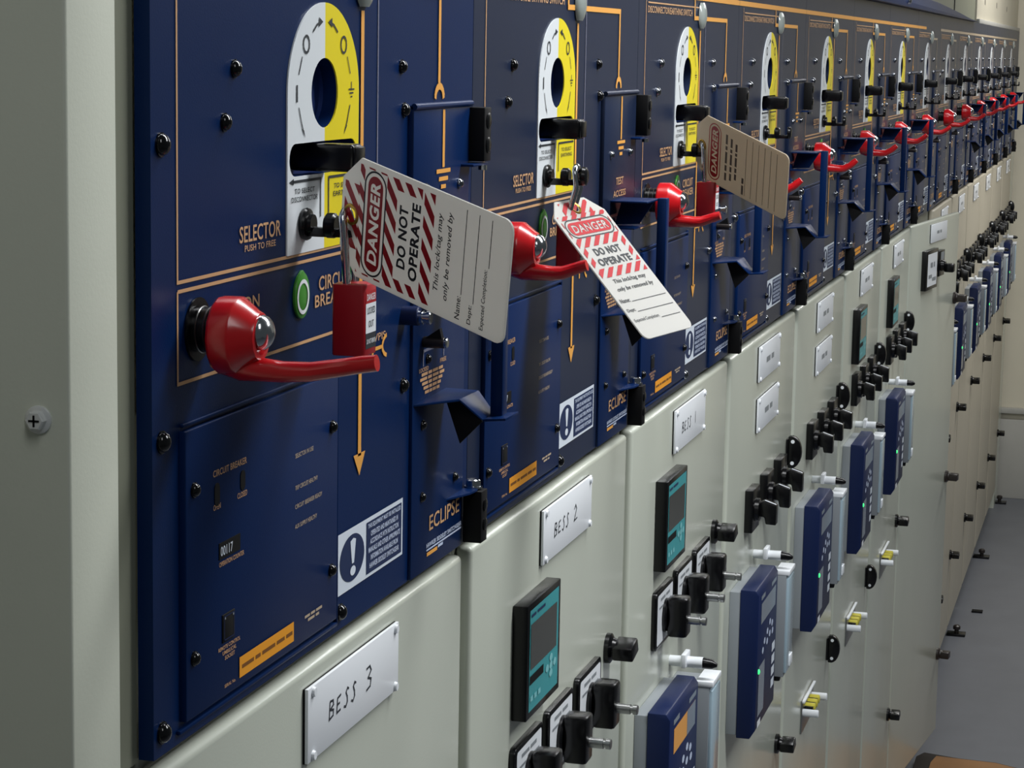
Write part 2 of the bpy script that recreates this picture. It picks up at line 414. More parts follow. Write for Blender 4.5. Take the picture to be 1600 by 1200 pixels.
def handle_hub(end, curl):
    u, z = HC; b = MB().m(RED)
    b.lathe((u, 0, z), [(0.0112, 0.0140), (0.0114, 0.0174), (0.0126, 0.0182), (0.0212, 0.0183), (0.0226, 0.0180), (0.0308, 0.0118), (0.0322, 0.0112), (0.0324, 0.0086), (0.0300, 0.0080)], 'w', 14)
    b.tube([(u, 0.0160, z - 0.0125), (u, 0.0230, z - 0.0145)], [0.0060, 0.0058], 12)
    d = end - 0.043; e = 0.0035 if curl else 0.0
    path = [(u, 0.0150, z - 0.0120), (u, 0.0230, z - 0.0146), (u, 0.0320, z - 0.0153), (u, 0.0430, z - 0.0158)]
    path += [(u, 0.043 + d * .3, z - 0.0150), (u, 0.043 + d * .65, z - 0.0120 + e * .4), (u, 0.043 + d * .85, z - 0.0102 + e), (u, end, z - 0.0092 + e * 1.6)]
    rs = [0.0068, 0.0066, 0.0056, 0.0050, 0.0046, 0.0042, 0.0041, 0.0039 if not curl else 0.0034]
    b.tube(path, rs, 12)
    return uz_off(b, 'handle_grip', 30)
def handle_dome():
    u, z = HC; b = MB().m(CHROME)
    r = 0.0083
    b.lathe((u, 0, z + 0.002), [(0.0305, r)] + [(0.0322 + 0.0062 * sin(a), r * cos(a)) for a in [pi / 2 * k / 7 for k in range(7)]] + [(0.0385, 0.0004)], 'w', 20)
    return uz_off(b, 'dome_nut')
def handle_bush():
    u, z = HC; b = MB().m(BLACK)
    b.lathe((u, 0, z + 0.002), [(0.0003, 0.0150), (0.0012, 0.0150), (0.0014, 0.0105), (0.0116, 0.0105)], 'w', 22)
    b.m(STEEL)
    for wv in (0.0035, 0.0075): b.tube([(u + 0.0108 * cos(a), wv, z + 0.002 + 0.0108 * sin(a)) for a in [2 * pi * k / 24 for k in range(25)]], 0.0004, 5)
    return uz_off(b, 'shaft_bush')
def green_flag():
    b = MB().m(GREEN)
    L = ell(-0.0338, 1.3957, 0.0108, 0.0122, 30); L[7] = (-0.0338 + 0.001, 1.4088); L[8] = (-0.0345, 1.4088)
    b.prism(L, 0.0, 0.0016, 'uz', bev=0.0004)
    return uz_off(b, 'flag_indicator')
def green_ring():
    b = MB().m(WHITE)
    b.fill(ell(-0.0338, 1.3950, 0.0088, 0.0092, 30), 0.0020, (ell(-0.0338, 1.3950, 0.0068, 0.0071, 30),)); return uz_off(b, 'indicator_ring')
def screw(u, z, r, w0=0.0, material=None):
    b = MB().m(material or SCREWB)
    b.lathe((u, w0, z), [(0.0, r * 1.08), (0.0008, r * 1.08), (0.0009, r * 0.95)] + [(0.0009 + r * 0.72 * sin(a), r * 0.95 * cos(a)) for a in (0.25, 0.5, 0.75, 1.0, 1.25)] + [(0.0009 + r * 0.72, r * 0.12)], 'w', 14)
    return uz_off(b, 'screw')
def relay_door():
    b = MB().m(DOORBLUE)
    b.box(-0.1895, 0.0180, -0.001, 0.0032, 1.2102, 1.3484, 0.0009)
    return uz_off(b, 'relay_door')
def door_rim():
    b = MB().m(BLUE); t = 0.0028
    for q in ((-0.1895, 0.0226, 1.3500, 1.3518), (-0.1945, 0.0226, 1.2052, 1.2075)): b.box(q[0], q[1], 0, 0.0022, q[2], q[3], 0.0007)
    b.box(0.0206, 0.0226, 0, 0.0022, 1.2052, 1.3530, 0.0007)
    return uz_off(b, 'door_surround')
W2 = 0.0034
def door_letters():
    return [words('breaker_lettering', TAN, W2, [('CIRCUIT BREAKER', -0.1578, -0.1155, 1.3212, 1.3245)]),
            words('open_lettering', TAN, W2, [('OPEN', -0.1575, -0.1487, 1.3050, 1.3078)]), words('closed_lettering', TAN, W2, [('CLOSED', -0.1275, -0.1150, 1.3052, 1.3080)]),
            words('status_lettering', PALETAN, W2, [('SELECTOR IN USE', -0.0484, -0.0215, 1.3118, 1.3142)]), words('status_lettering', PALETAN, W2, [('TRIP CIRCUIT HEALTHY', -0.0484, -0.0148, 1.2948, 1.2972)]),
            words('status_lettering', PALETAN, W2, [('CIRCUIT BREAKER READY', -0.0484, -0.0077, 1.2848, 1.2872)]), words('status_lettering', PALETAN, W2, [('AUX SUPPLY HEALTHY', -0.0484, -0.0155, 1.2742, 1.2766)]),
            words('counter_lettering', TAN, W2, [('OPERATION COUNTER', -0.1505, -0.1190, 1.2760, 1.2784)]),
            words('socket_lettering', TAN, W2, [('REMOTE CONTROL', -0.1515, -0.1240, 1.2342, 1.2362), ('UMBILICAL', -0.1465, -0.1290, 1.2314, 1.2334), ('SOCKET', -0.1435, -0.1310, 1.2286, 1.2306)]),
            words('serial_lettering', TAN, W2, [('SERIAL No.', -0.1440, -0.1300, 1.2146, 1.2163)]),
            words('note_lettering', PALETAN, W2, [], lambda b: (b.dashes(-0.0333, -0.0068, 1.2225, 0.0015, W2, (5, 4, 6)), b.dashes(-0.0285, -0.0115, 1.2200, 0.0015, W2, (6, 3))))]
def indicator(u0, u1):
    b = MB().m(BLACKM).prism(rrect(u0, u1, 1.3068 if u0 < -.14 else 1.3085, 1.3180 if u0 < -.14 else 1.3185, 0.0028), 0.0028, W2 + 0.0002, 'uz'); return uz_off(b, 'indicator_window')
def counter():
    b = MB().m(BLACKM).box(-0.1508, -0.1243, 0.0028, 0.0036, 1.2797, 1.2878)
    b.m(LABW)
    b.text('00117', -0.1495, -0.1345, 1.2812, 1.2860, 0.0038); b.m(INK); 
    return uz_off(b, 'operation_counter')
def socket():
    b = MB().m(BLACKM).box(-0.1470, -0.1317, 0.0028, 0.0038, 1.2377, 1.2517, 0.0003)
    b.m(NAVYPL).stroke([(-0.1455, 1.2390), (-0.1332, 1.2390), (-0.1332, 1.2506), (-0.1455, 1.2506)], 0.0006, 0.0040, True)
    b.m(MODULE).rect(-0.1452, -0.1440, 1.2492, 1.2503, 0.0041).rect(-0.1349, -0.1337, 1.2492, 1.2503, 0.0041)
    return uz_off(b, 'umbilical_socket')
def orange_label():
    b = MB().m(ORLAB).rect(-0.1253, -0.0503, 1.2147, 1.2252, W2 + 0.0002)
    b.m(ORTXT).dashes(-0.1222, -0.0525, 1.2188, 0.0020, W2 + 0.0003, (7, 3, 8, 5, 4))
    return uz_off(b, 'orange_label')
def warn_label():
    b = MB().m(LABW).rect(0.0230, 0.1420, 1.2202, 1.2552, 0.0005)
    b.m(LABN).rect(0.0745, 0.1392, 1.2222, 1.2528, 0.0007)
    b.fill(ell(0.0500, 1.2379, 0.0208, 0.0135, 36), 0.0007)
    return uz_off(b, 'warning_label')
def warn_marks():
    b = MB().m(LABW)
    b.poly([(0.0462, 0.0009, 1.2478), (0.0512, 0.0009, 1.2490), (0.0556, 0.0009, 1.2478), (0.0525, 0.0009, 1.2345), (0.0490, 0.0009, 1.2345)])
    b.fill(ell(0.0508, 1.2302, 0.0046, 0.0028, 16), 0.0009)
    a = ('exclamation_mark', uz_off(b, 'exclamation_mark'), [])
    b = MB().m(PALEBL)
    rows = ('THIS EQUIPMENT MUST BE INSTALLED', 'OPERATED AND MAINTAINED IN', 'ACCORDANCE WITH INSTRUCTION', 'MANUALS AND OTHER APPROPRIATE', 'INFORMATION AVAILABLE FROM', 'HAWKER SIDDELEY SWITCHGEAR')
    for k, (r, wd) in enumerate(zip(rows, (0.060, 0.050, 0.052, 0.058, 0.050, 0.054))): b.ctext(r, 0.1068, 1.2484 - 0.0047 * k, 0.0032, wd, 0.0009, 0.0, 0.03)
    return [a, ('instruction_text', uz_off(b, 'instruction_text'), [])]
def cover_low():
    b = MB().m(BLUE).box(0.1545, 0.2640, -0.001, 0.0020, 1.2008, 1.3870, 0.0007)
    return uz_off(b, 'busbar_cover')
def cover_low_print():
    w = 0.0024
    def maker(b):
        b.m(PALEBL).text('HAWKER SIDDELEY SWITCHGEAR', 0.1850, 0.2610, 1.2146, 1.2176, w, 0.0, 0.03); b.stroke([(0.1850, 1.2132), (0.2610, 1.2132)], 0.0011, w)
        b.m(ORANGE).dashes(0.1860, 0.2080, 1.2092, 0.0024, w, (5,)); b.m(PALEBL).dashes(0.2095, 0.2200, 1.2102, 0.0018, w, (4,))
    def lever(b):
        for k, wd in enumerate((0.044, 0.050, 0.042, 0.036, 0.030)): b.dashes(0.1930 - wd / 2, 0.1930 + wd / 2, 1.3250 - 0.0029 * k, 0.0019, w, (7, 4, 6, 5))
        b.m(GREYLINE).stroke([(0.1742, 1.3310), (0.1742, 1.3405), (0.2165, 1.3405), (0.2165, 1.3325)], 0.0018, w)
    return [words('title_lettering', TAN, w, [('ECLIPSE', 0.1905, 0.2556, 1.2247, 1.2345)]), words('maker_lettering', PALEBL, w, [], maker),
            words('lever_lettering', TAN, w, [('LOCKED', 0.1660, 0.1850, 1.3277, 1.3303), ('FREE', 0.2090, 0.2220, 1.3290, 1.3316)], lever)]
def access_cover(material):
    b = MB().m(material).box(0.1462, 0.2630, -0.001, 0.0036, 1.3905, 1.4905, 0.0008)
    b.tube([(0.1462, 0.0036, 1.4896), (0.2655, 0.0036, 1.4896)], 0.0020, 10)
    return uz_off(b, 'test_access_cover')
def access_print(col):
    b = MB().m(col); w = 0.0040
    b.stroke([(0.2055, 1.4868), (0.2055, 1.4515)], 0.0045, w)
    for k, wd in enumerate((0.029, 0.019, 0.010)): b.rect(0.2055 - wd / 2, 0.2055 + wd / 2, 1.4480 - k * 0.0048, 1.4506 - k * 0.0048, w + 0.0001)
    return [('earth_symbol', uz_off(b, 'earth_symbol'), []), words('access_lettering', TAN, w, [('TEST', 0.1900, 0.2180, 1.4143, 1.4205), ('ACCESS', 0.1815, 0.2270, 1.4045, 1.4098)])]
def access_latch():
    b = MB().m(BLACKM).box(0.2632, 0.2785, 0.0005, 0.0135, 1.4526, 1.4870, 0.0007)
    b.m(BLACK)
    for z in (1.4785, 1.4630): b.lathe((0.2715, 0.0130, z), [(0, 0.0052), (0.0010, 0.0052), (0.0016, 0.004)], 'w', 14)
    return uz_off(b, 'black_latch')
def access_bracket():
    b = MB().m(BLUE).box(0.2440, 0.2780, 0.0, 0.0120, 1.4500, 1.4516, 0.0004)
    b.m(CHROME).lathe((0.2700, 0.0105, 1.4470), [(0, 0.0028), (0.003, 0.0028)], 'z', 10)
    return uz_off(b, 'latch_bracket')
def low_latch():
    b = MB().m(BLACKM).box(0.2645, 0.2785, 0.0022, 0.0150, 1.2022, 1.2368, 0.0007)
    b.m(BLACK)
    for z in (1.2270, 1.2140): b.lathe((0.2720, 0.0148, z), [(0, 0.0042), (0.0010, 0.0042), (0.0015, 0.0032)], 'w', 12)
    return uz_off(b, 'black_catch')
def low_bracket():
    b = MB().m(BLUE).prism([(0.2270, 0.0018), (0.2660, 0.0018), (0.2785, 0.0085), (0.2655, 0.0118), (0.2520, 0.0108)], 1.2370, 1.2382, 'uw')
    b.m(CHROME).lathe((0.2720, 0.0070, 1.2380), [(0, 0.0062), (0.0012, 0.0062), (0.0013, 0.0050), (0.0050, 0.0048), (0.0056, 0.004)], 'z', 12)
    return uz_off(b, 'catch_bracket')
def cyl_lock():
    b = MB().m(NAVYPL).lathe((0.1405, 0, 1.3662), [(0, 0.0058), (0.0098, 0.0058), (0.0104, 0.0052)], 'w', 18); return uz_off(b, 'key_barrel')
def cyl_lock_end():
    b = MB().m(CHROME).lathe((0.1405, 0, 1.3656), [(0.0098, 0.0040), (0.0125, 0.0042), (0.0126, 0.0034), (0.0150, 0.0034), (0.0152, 0.0042), (0.0172, 0.0042), (0.0178, 0.0034)], 'w', 16); return uz_off(b, 'barrel_end')
def grip():
    b = MB().m(BROWNBLK).lathe((0.1745, 0, 1.3462), [(0.0018, 0.0030), (0.0030, 0.0036), (0.0155, 0.0034), (0.0160, 0.0030)], 'w', 16)
    b.m(BLACKM).prism([(0.004, 1.3490), (0.0145, 1.3490), (0.0130, 1.3552)], 0.1722, 0.1768, 'wz')
    b.m(CHROME).lathe((0.1745, 0, 1.3462), [(0.0158, 0.0032), (0.0172, 0.0032), (0.0178, 0.0026)], 'w', 14)
    return uz_off(b, 'release_lever')
def guard_bar():
    b = MB().m(BLUE).box(0.2120, 0.2235, 0.0345, 0.0425, 1.2958, 1.4032, 0.0008); return uz_off(b, 'guard_bar')
def guard_up():
    b = MB().m(BLUE)
    b.box(0.1720, 0.2235, 0.0, 0.0345, 1.4012, 1.4026, 0.0003)
    b.prism([(0.0015, 1.3812), (0.0225, 1.3825), (0.0345, 1.4014), (0.0070, 1.4014)], 0.2000, 0.2014, 'wz')
    b.box(0.1735, 0.2235, 0.0016, 0.0240, 1.3795, 1.3808, 0.0003)
    return uz_off(b, 'upper_bracket')
def guard_low():
    b = MB().m(BLUE); t = 0.0016
    def sheet(p): b.hexa([(q[0], q[1], q[2] - t) for q in p] + list(p), 0.0003)
    sheet([(0.1560, 0.002, 1.3100), (0.2240, 0.002, 1.3110), (0.2240, 0.0235, 1.3105), (0.1880, 0.0215, 1.3100)])
    sheet([(0.1880, 0.0215, 1.3100), (0.2240, 0.0235, 1.3105), (0.2240, 0.0345, 1.2962), (0.2000, 0.0335, 1.2962)])
    sheet([(0.2000, 0.0335, 1.2962), (0.2240, 0.0345, 1.2962), (0.2240, 0.0500, 1.2985), (0.2000, 0.0480, 1.2975)])
    b.m(BLACKM).prism([(0.0090, 1.3085), (0.0225, 1.3085), (0.0335, 1.2950), (0.0190, 1.2800)], 0.1990, 0.2004, 'wz')
    return uz_off(b, 'lower_bracket')
def lens():
    b = MB().m(LENS)
    b4 = set(b.bm.faces); N, K = 12, 12; cu, cz, a, h = 0.0615, 1.5585, 0.0122, 0.0148
    rings = []
    for i in range(1, N):
        t = i / N; zz = cz - h + 2 * h * t; k = max(0.0, 1 - abs(2 * t - 1) ** 2.2) ** 0.6
        rings.append([b.bm.verts.new(V((cu + a * k * cos(pi * j / (K - 1)), 0.0008 + 0.0055 * k * sin(pi * j / (K - 1)), zz))) for j in range(K)])
    for p, q in zip(rings, rings[1:]):
        for j in range(K - 1): b.bm.faces.new((p[j], p[j + 1], q[j + 1], q[j]))
    b.bm.faces.new(rings[0]); b.bm.faces.new(rings[-1]); bmesh.ops.recalc_face_normals(b.bm, faces=b.bm.faces[:]); b._fin(b4)
    return uz_off(b, 'indicator_lens')

P = {}
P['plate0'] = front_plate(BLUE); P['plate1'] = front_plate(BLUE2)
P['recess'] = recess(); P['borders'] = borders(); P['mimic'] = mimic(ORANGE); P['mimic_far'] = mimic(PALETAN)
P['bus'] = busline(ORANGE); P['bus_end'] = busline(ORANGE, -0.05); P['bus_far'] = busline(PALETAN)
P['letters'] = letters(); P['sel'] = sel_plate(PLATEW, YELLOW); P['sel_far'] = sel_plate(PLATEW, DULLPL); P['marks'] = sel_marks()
P['lever'] = sel_lever(); P['hasp'] = hasp(); P['hasp_small'] = hasp(0.0036)
P['hub'] = handle_hub(0.0885, False); P['hub_mid'] = handle_hub(0.0665, False); P['hub_curl'] = handle_hub(0.0655, True); P['dome'] = handle_dome(); P['bush'] = handle_bush()
P['flag'] = green_flag(); P['ring'] = green_ring()
P['rdoor'] = relay_door(); P['rim'] = door_rim(); P['dlet'] = door_letters(); P['ind1'] = indicator(-0.1562, -0.1500); P['ind2'] = indicator(-0.1238, -0.1178)
P['count'] = counter(); P['sock'] = socket(); P['orl'] = orange_label(); P['warn'] = warn_label(); P['warnp'] = warn_marks()
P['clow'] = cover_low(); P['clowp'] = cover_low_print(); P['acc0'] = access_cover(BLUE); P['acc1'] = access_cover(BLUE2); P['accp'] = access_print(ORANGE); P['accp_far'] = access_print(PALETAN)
P['alatch'] = access_latch(); P['abr'] = access_bracket(); P['llatch'] = low_latch(); P['lbr'] = low_bracket()
P['cyl'] = cyl_lock(); P['cyle'] = cyl_lock_end(); P['grip'] = grip()
P['gbar'] = guard_bar(); P['gup'] = guard_up(); P['glow'] = guard_low(); P['lens'] = lens()
SPOT_P = ((-0.1235, 1.5133, 0.0042), (-0.1360, 1.4882, 0.0042), (-0.2090, 1.4803, 0.0052), (-0.2095, 1.3467, 0.0050), (-0.2105, 1.2114, 0.0050),
          (0.1318, 1.5132, 0.0040), (0.1375, 1.4880, 0.0042), (0.0315, 1.2105, 0.0046), (0.1405, 1.3239, 0.0044))
SPOT_D = ((-0.1805, 1.3196), (-0.1810, 1.2391), (0.0076, 1.3199), (0.0071, 1.2402))
SPOT_C = ((0.1745, 1.2945), (0.1750, 1.2492), (0.2445, 1.2497), (0.1830, 1.3345))
def screw_sets(mm): return ([screw(*a, material=mm) for a in SPOT_P], [screw(u, z, 0.0034, 0.0032) for u, z in SPOT_D], [screw(u, z, 0.0030, 0.0018, mm) for u, z in SPOT_C])
BLACKSET = screw_sets(SCREWB); ZINCSET = screw_sets(SCREWS_)
ASCREWS = [screw(u, z, 0.0034, 0.0034, SCREWS_) for u, z in ((0.1705, 1.4399), (0.2400, 1.4397))]

PLAB = ['nearest blue switchgear panel, at left end of row, with a large DANGER tag across it',
        'second blue switchgear panel from left, with bright white DO NOT OPERATE tag hanging on it',
        'third blue switchgear panel from left, with red padlock and shade-browned tag on it',
        'fourth blue switchgear panel from left, the one just beyond the shade-browned tag',
        'fifth blue switchgear panel from left, tall guard bar beside red handle',
        'sixth blue switchgear panel from left, yellow and white selector plate',
        'seventh blue switchgear panel from left, last one with a yellow and white plate',
        'eighth blue switchgear panel from left, bright red handle with no guard bar',
        'ninth blue switchgear panel from left, whose red handle shows above open cabinet door',
        'tenth blue switchgear panel from left, dark guard bar and dull grey selector plate',
        'eleventh blue switchgear panel from left, small and dull',
        'twelfth blue switchgear panel from left, third from the end wall',
        'thirteenth blue switchgear panel from left, second from the end wall',
        'farthest blue switchgear panel, at right end of row beside beige end wall']
for n in range(14):
    far = n >= 7; first = n == 0
    PSCREWS, DSCREWS, CSCREWS = BLACKSET if n < 2 else ZINCSET
    root = thing('switchgear_panel', PLAB[n], 'switchgear panel', (PITCH * n, 0, ZB + ZS), 'blue switchgear panels')
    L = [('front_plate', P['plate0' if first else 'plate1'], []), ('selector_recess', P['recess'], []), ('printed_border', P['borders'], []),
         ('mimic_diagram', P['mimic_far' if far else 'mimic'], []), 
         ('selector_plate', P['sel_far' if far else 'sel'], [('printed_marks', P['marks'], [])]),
         ('selector_lever', P['lever'], []), ('padlock_hasp', P['hasp_small' if first else 'hasp'], []),
         ('operating_handle', P['hub_curl' if n >= 3 else 'hub_mid' if n else 'hub'], [('dome_nut', P['dome'], [], 'polished steel dome nut'), ('shaft_bush', P['bush'], [], 'black shaft bush')], 'red operating handle'),
         ('flag_indicator', P['flag'], [('indicator_ring', P['ring'], [])], 'round green flag indicator'),
         ('relay_door', P['rdoor'], [('indicator_window', P['ind1'], []), ('indicator_window', P['ind2'], []), ('operation_counter', P['count'], []),
                                     ('umbilical_socket', P['sock'], []), ('orange_label', P['orl'], [], 'orange strip label')] + P['dlet'] + [('screw', s, []) for s in DSCREWS]),
         ('door_surround', P['rim'], []),
         ('warning_label', P['warn'], P['warnp'], 'white and navy warning label with exclamation mark'),
         ('busbar_cover', P['clow'], P['clowp'] + [('screw', s, []) for s in CSCREWS]),
         ('indicator_lens', P['lens'], []), ('key_barrel', P['cyl'], [('barrel_end', P['cyle'], [], 'chrome barrel end')]), ('release_lever', P['grip'], [])]
    L += P['letters'] + [('screw', s, []) for s in PSCREWS]
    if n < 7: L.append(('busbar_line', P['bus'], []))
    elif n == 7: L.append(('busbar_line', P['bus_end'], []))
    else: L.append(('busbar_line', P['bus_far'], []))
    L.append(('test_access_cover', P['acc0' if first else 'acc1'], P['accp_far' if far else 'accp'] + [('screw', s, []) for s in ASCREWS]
              + ([('black_latch', P['alatch'], [], 'black box latch'), ('latch_bracket', P['abr'], [])] if n != 7 else [])))
    if n != 7: L.append(('catch_bracket', P['lbr'], [('black_catch', P['llatch'], [], 'black box catch')]))
    if n not in (7, 8): L += [('guard_bar', P['gbar'], []), ('upper_bracket', P['gup'], []), ('lower_bracket', P['glow'], [])]
    for sp in L: put(sp, root)

# ------------------------------------------------------------------ grey lower cabinets
CB = -0.033
def C_off(mb, name, ang=35): return mb.mesh(name, (0, 0, CB), ang)
DW = 0.003
def cab_body(bm):
    b = MB().m(bm).box(-0.2195, 0.2795, -0.42, -0.0095, 0.03, 1.2000)
    b.m(GREYD).box(-0.2190, 0.2790, -0.42, -0.031, CB, 0.03)
    return C_off(b, 'cabinet_body')
def cab_door(bm, u0=-0.2145, u1=0.2630):
    b = MB().m(bm).box(u0, u1, -0.0090, DW, 0.034, 1.1945, 0.0040, 4); return C_off(b, 'door')
def stroke_letters(b, polys, u0, z0, su, sz, width, w):
    for pl in polys: b.stroke([(u0 + x * su, z0 + y * sz) for x, y in pl], width, w)
GLY = {'B': [[(0.1, 0), (0.2, 1)], [(0.2, 1), (0.6, 0.95), (0.65, 0.7), (0.2, 0.52), (0.65, 0.4), (0.6, 0.1), (0.05, -0.02)]],
       'E': [[(0.65, 0.95), (0.2, 0.85), (0.1, 0.05), (0.6, 0.1)], [(0.15, 0.48), (0.5, 0.52)]],
       'S': [[(0.72, 0.92), (0.52, 1.02), (0.34, 0.82), (0.50, 0.52), (0.52, 0.24), (0.30, 0.0), (0.06, 0.10)]],
       '1': [[(0.45, 1), (0.4, 0)]],
       '2': [[(0.1, 0.8), (0.4, 1.05), (0.6, 0.75), (0.1, 0), (0.75, 0.08)]],
       '3': [[(0.1, 1.05), (0.5, 1.1), (0.65, 0.85), (0.3, 0.55), (0.65, 0.4), (0.55, 0.05), (0.1, -0.05)]]}
def name_plate(z0, z1, word=None, u0=-0.0350, u1=0.1200):
    b = MB().m(BLACKM).box(u0, u1, DW, DW + 0.0012, z0, z1)
    b.m(WHITE).box(u0 + 0.0002, u1, DW + 0.0010, DW + 0.0030, z0 + 0.0002, z1, 0.0003)
    w = DW + 0.0032
    for uu in (u0 + 0.008, u1 - 0.006):
        for zz in (z0 + 0.003, z1 - 0.003): b.lathe((uu, DW + 0.003, zz), [(0, 0.0030), (0.0016, 0.0024)], 'w', 10)
    if word:
        b.m(PEN); x = u0 + 0.032
        for ch in word:
            if ch == ' ': x += 0.013; continue
            sz = 0.0115 if ch in '123' else 0.0100; su = 0.0155 if ch in '123' else 0.0125
            stroke_letters(b, GLY[ch], x, (z0 + z1) / 2 - 0.0052, su, sz, 0.0013, w); x += su * 0.98
    else:
        b.m(MODULE).dashes(u0 + 0.050, u1 - 0.050, (z0 + z1) / 2 - 0.003, 0.0065, w, (3, 2))
    return C_off(b, 'name_plate')
def meter():
    b = MB().m(BLACK).box(-0.1080, -0.0120, DW, 0.0145, 1.0435, 1.1290, 0.0008)
    return C_off(b, 'panel_meter')
def meter_face():
    w = 0.0147
    b = MB().m(TEAL).rect(-0.1020, -0.0185, 1.0490, 1.1245, w)
    b.m(SCREEN).rect(-0.1000, -0.0245, 1.0800, 1.1140, w + 0.0003)
    b.m(BLACKM).rect(-0.1010, -0.0620, 1.0690, 1.0755, w + 0.0003)
    b.m(TEALL)
    for du, dz in ((0, 0.006), (0, -0.006), (0.011, 0), (-0.011, 0), (0, 0)): b.fill(ell(-0.0400 + du, 1.0690 + dz, 0.0048, 0.0030, 12), w + 0.0004)
    b.dashes(-0.0990, -0.0700, 1.0560, 0.0040, w + 0.0004, (2, 2, 2)); b.m(LABN).dashes(-0.0990, -0.0600, 1.1190, 0.0022, w + 0.0004, (3, 5))
    return C_off(b, 'meter_face')
def sw_plate(u0):
    b = MB().m(BLACK).prism(rrect(u0, u0 + 0.080, 0.9670, 1.0235, 0.006), DW, 0.0078, 'uz', bev=0.0006)
    b.m(WHITE).fill(rrect(u0 + 0.005, u0 + 0.075, 0.9710, 1.0195, 0.003), 0.0081)
    b.m(MODULE).dashes(u0 + 0.018, u0 + 0.060, 1.0120, 0.0030, 0.0083, (5, 4)); b.dashes(u0 + 0.012, u0 + 0.030, 1.0050, 0.0022, 0.0083, (3,)); b.dashes(u0 + 0.050, u0 + 0.068, 1.0050, 0.0022, 0.0083, (3,))
    b.stroke([(u0 + 0.055, 0.981), (u0 + 0.070, 0.974)], 0.0012, 0.0083)
    return C_off(b, 'switch_plate')
def sw_knob(u0):
    b = MB().m(BLACK); c = u0 + 0.042
    b.lathe((c, 0, 0.9935), [(0.0078, 0.0165), (0.0105, 0.0165), (0.0120, 0.0150)], 'w', 20)
    b.box(c - 0.0110, c + 0.0110, 0.0120, 0.0310, 0.9745, 1.0125, 0.0030, 2)
    return C_off(b, 'switch_knob')
def sw_shaft(u0):
    b = MB().m(STEEL); c = u0 + 0.042
    b.lathe((c, 0, 0.9905), [(0.030, 0.0042), (0.0420, 0.0042), (0.0422, 0.0030), (0.0440, 0.0030), (0.0442, 0.0042), (0.0475, 0.0042), (0.0480, 0.0036)], 'w', 14)
    return C_off(b, 'switch_shaft')
def sq_plate(u0):
    b = MB().m(BLACK).box(u0, u0 + 0.050, DW, 0.0125, 0.9755, 1.0250, 0.0006); return C_off(b, 'switch_plate')
def sq_knob(u0):
    c = u0 + 0.025; b = MB().m(BLACK)
    b.lathe((c, 0, 0.9990), [(0.0125, 0.0140), (0.0170, 0.0135), (0.0180, 0.0110)], 'w', 16)
    b.prism([(0.0170, 0.9925), (0.0170, 1.0080), (0.0225, 1.0110), (0.0370, 1.0065), (0.0370, 0.9830), (0.0250, 0.9835), (0.0235, 0.9915)], c - 0.0075, c + 0.0075, 'wz', bev=0.0012)
    b.m(LABW).stroke([(c - 0.001, 1.0080), (c + 0.001, 1.0080)], 0.002, 0.0375)
    b.poly([(c - 0.0060, 0.0232, 1.0116), (c - 0.0030, 0.0232, 1.0116), (c - 0.0030, 0.0365, 1.0074), (c - 0.0060, 0.0365, 1.0074)])
    return C_off(b, 'switch_knob')
def latch_grip(z, u=0.2020):
    b = MB().m(BLACK)
    b.lathe((u, 0, z), [(DW, 0.0130), (0.0068, 0.0130), (0.0090, 0.0095), (0.0120, 0.0085)], 'w', 18)
    b.hexa([(u - 0.010, 0.010, z - 0.0085), (u + 0.014, 0.010, z - 0.004), (u + 0.014, 0.0285, z - 0.004), (u - 0.010, 0.0285, z - 0.0085),
            (u - 0.012, 0.010, z + 0.0035), (u + 0.012, 0.010, z + 0.0085), (u + 0.012, 0.0275, z + 0.0085), (u - 0.012, 0.0275, z + 0.0035)], 0.0018)
    return C_off(b, 'door_latch')
def latch_moon(z, u=0.2250):
    b = MB().m(BLACK)
    L = [(0.0056, z - 0.0205), (0.0056, z + 0.0205), (0.0110, z + 0.0210)] + [(0.0110 + 0.0118 * sin(a), z + 0.0205 * cos(a)) for a in [pi * k / 10 for k in range(1, 10)]] + [(0.0110, z - 0.0210)]
    b.prism(L, u - 0.0055, u + 0.0055, 'wz', bev=0.0010)
    b.box(u - 0.008, u + 0.008, DW, 0.0058, z - 0.017, z + 0.017, 0.0004)
    b.m(WHITE)
    for dz in (-0.0140, 0.0140): b.lathe((u - 0.0052, 0.0115, z + dz), [(0, 0.0026), (-0.0008, 0.0024)], 'u', 10)
    return C_off(b, 'door_latch')
RU0, RU1, RZ0, RZ1, RW = -0.1780, -0.0420, 0.7570, 0.9285, 0.0368
def relay_collar():
    b = MB().m(MODULE).box(RU0 + 0.001, RU1 - 0.003, DW, 0.0155, RZ0 + 0.003, RZ1 - 0.003, 0.001); return C_off(b, 'relay_collar')
def relay_body():
    b = MB().m(NAVYPL)
    b.prism([(0.0155, RZ0), (RW - 0.006, RZ0), (RW, RZ0 + 0.010), (RW, RZ1 - 0.006), (RW - 0.004, RZ1), (0.0155, RZ1)], RU0, RU1, 'wz', bev=0.0010)
    return C_off(b, 'protection_relay')
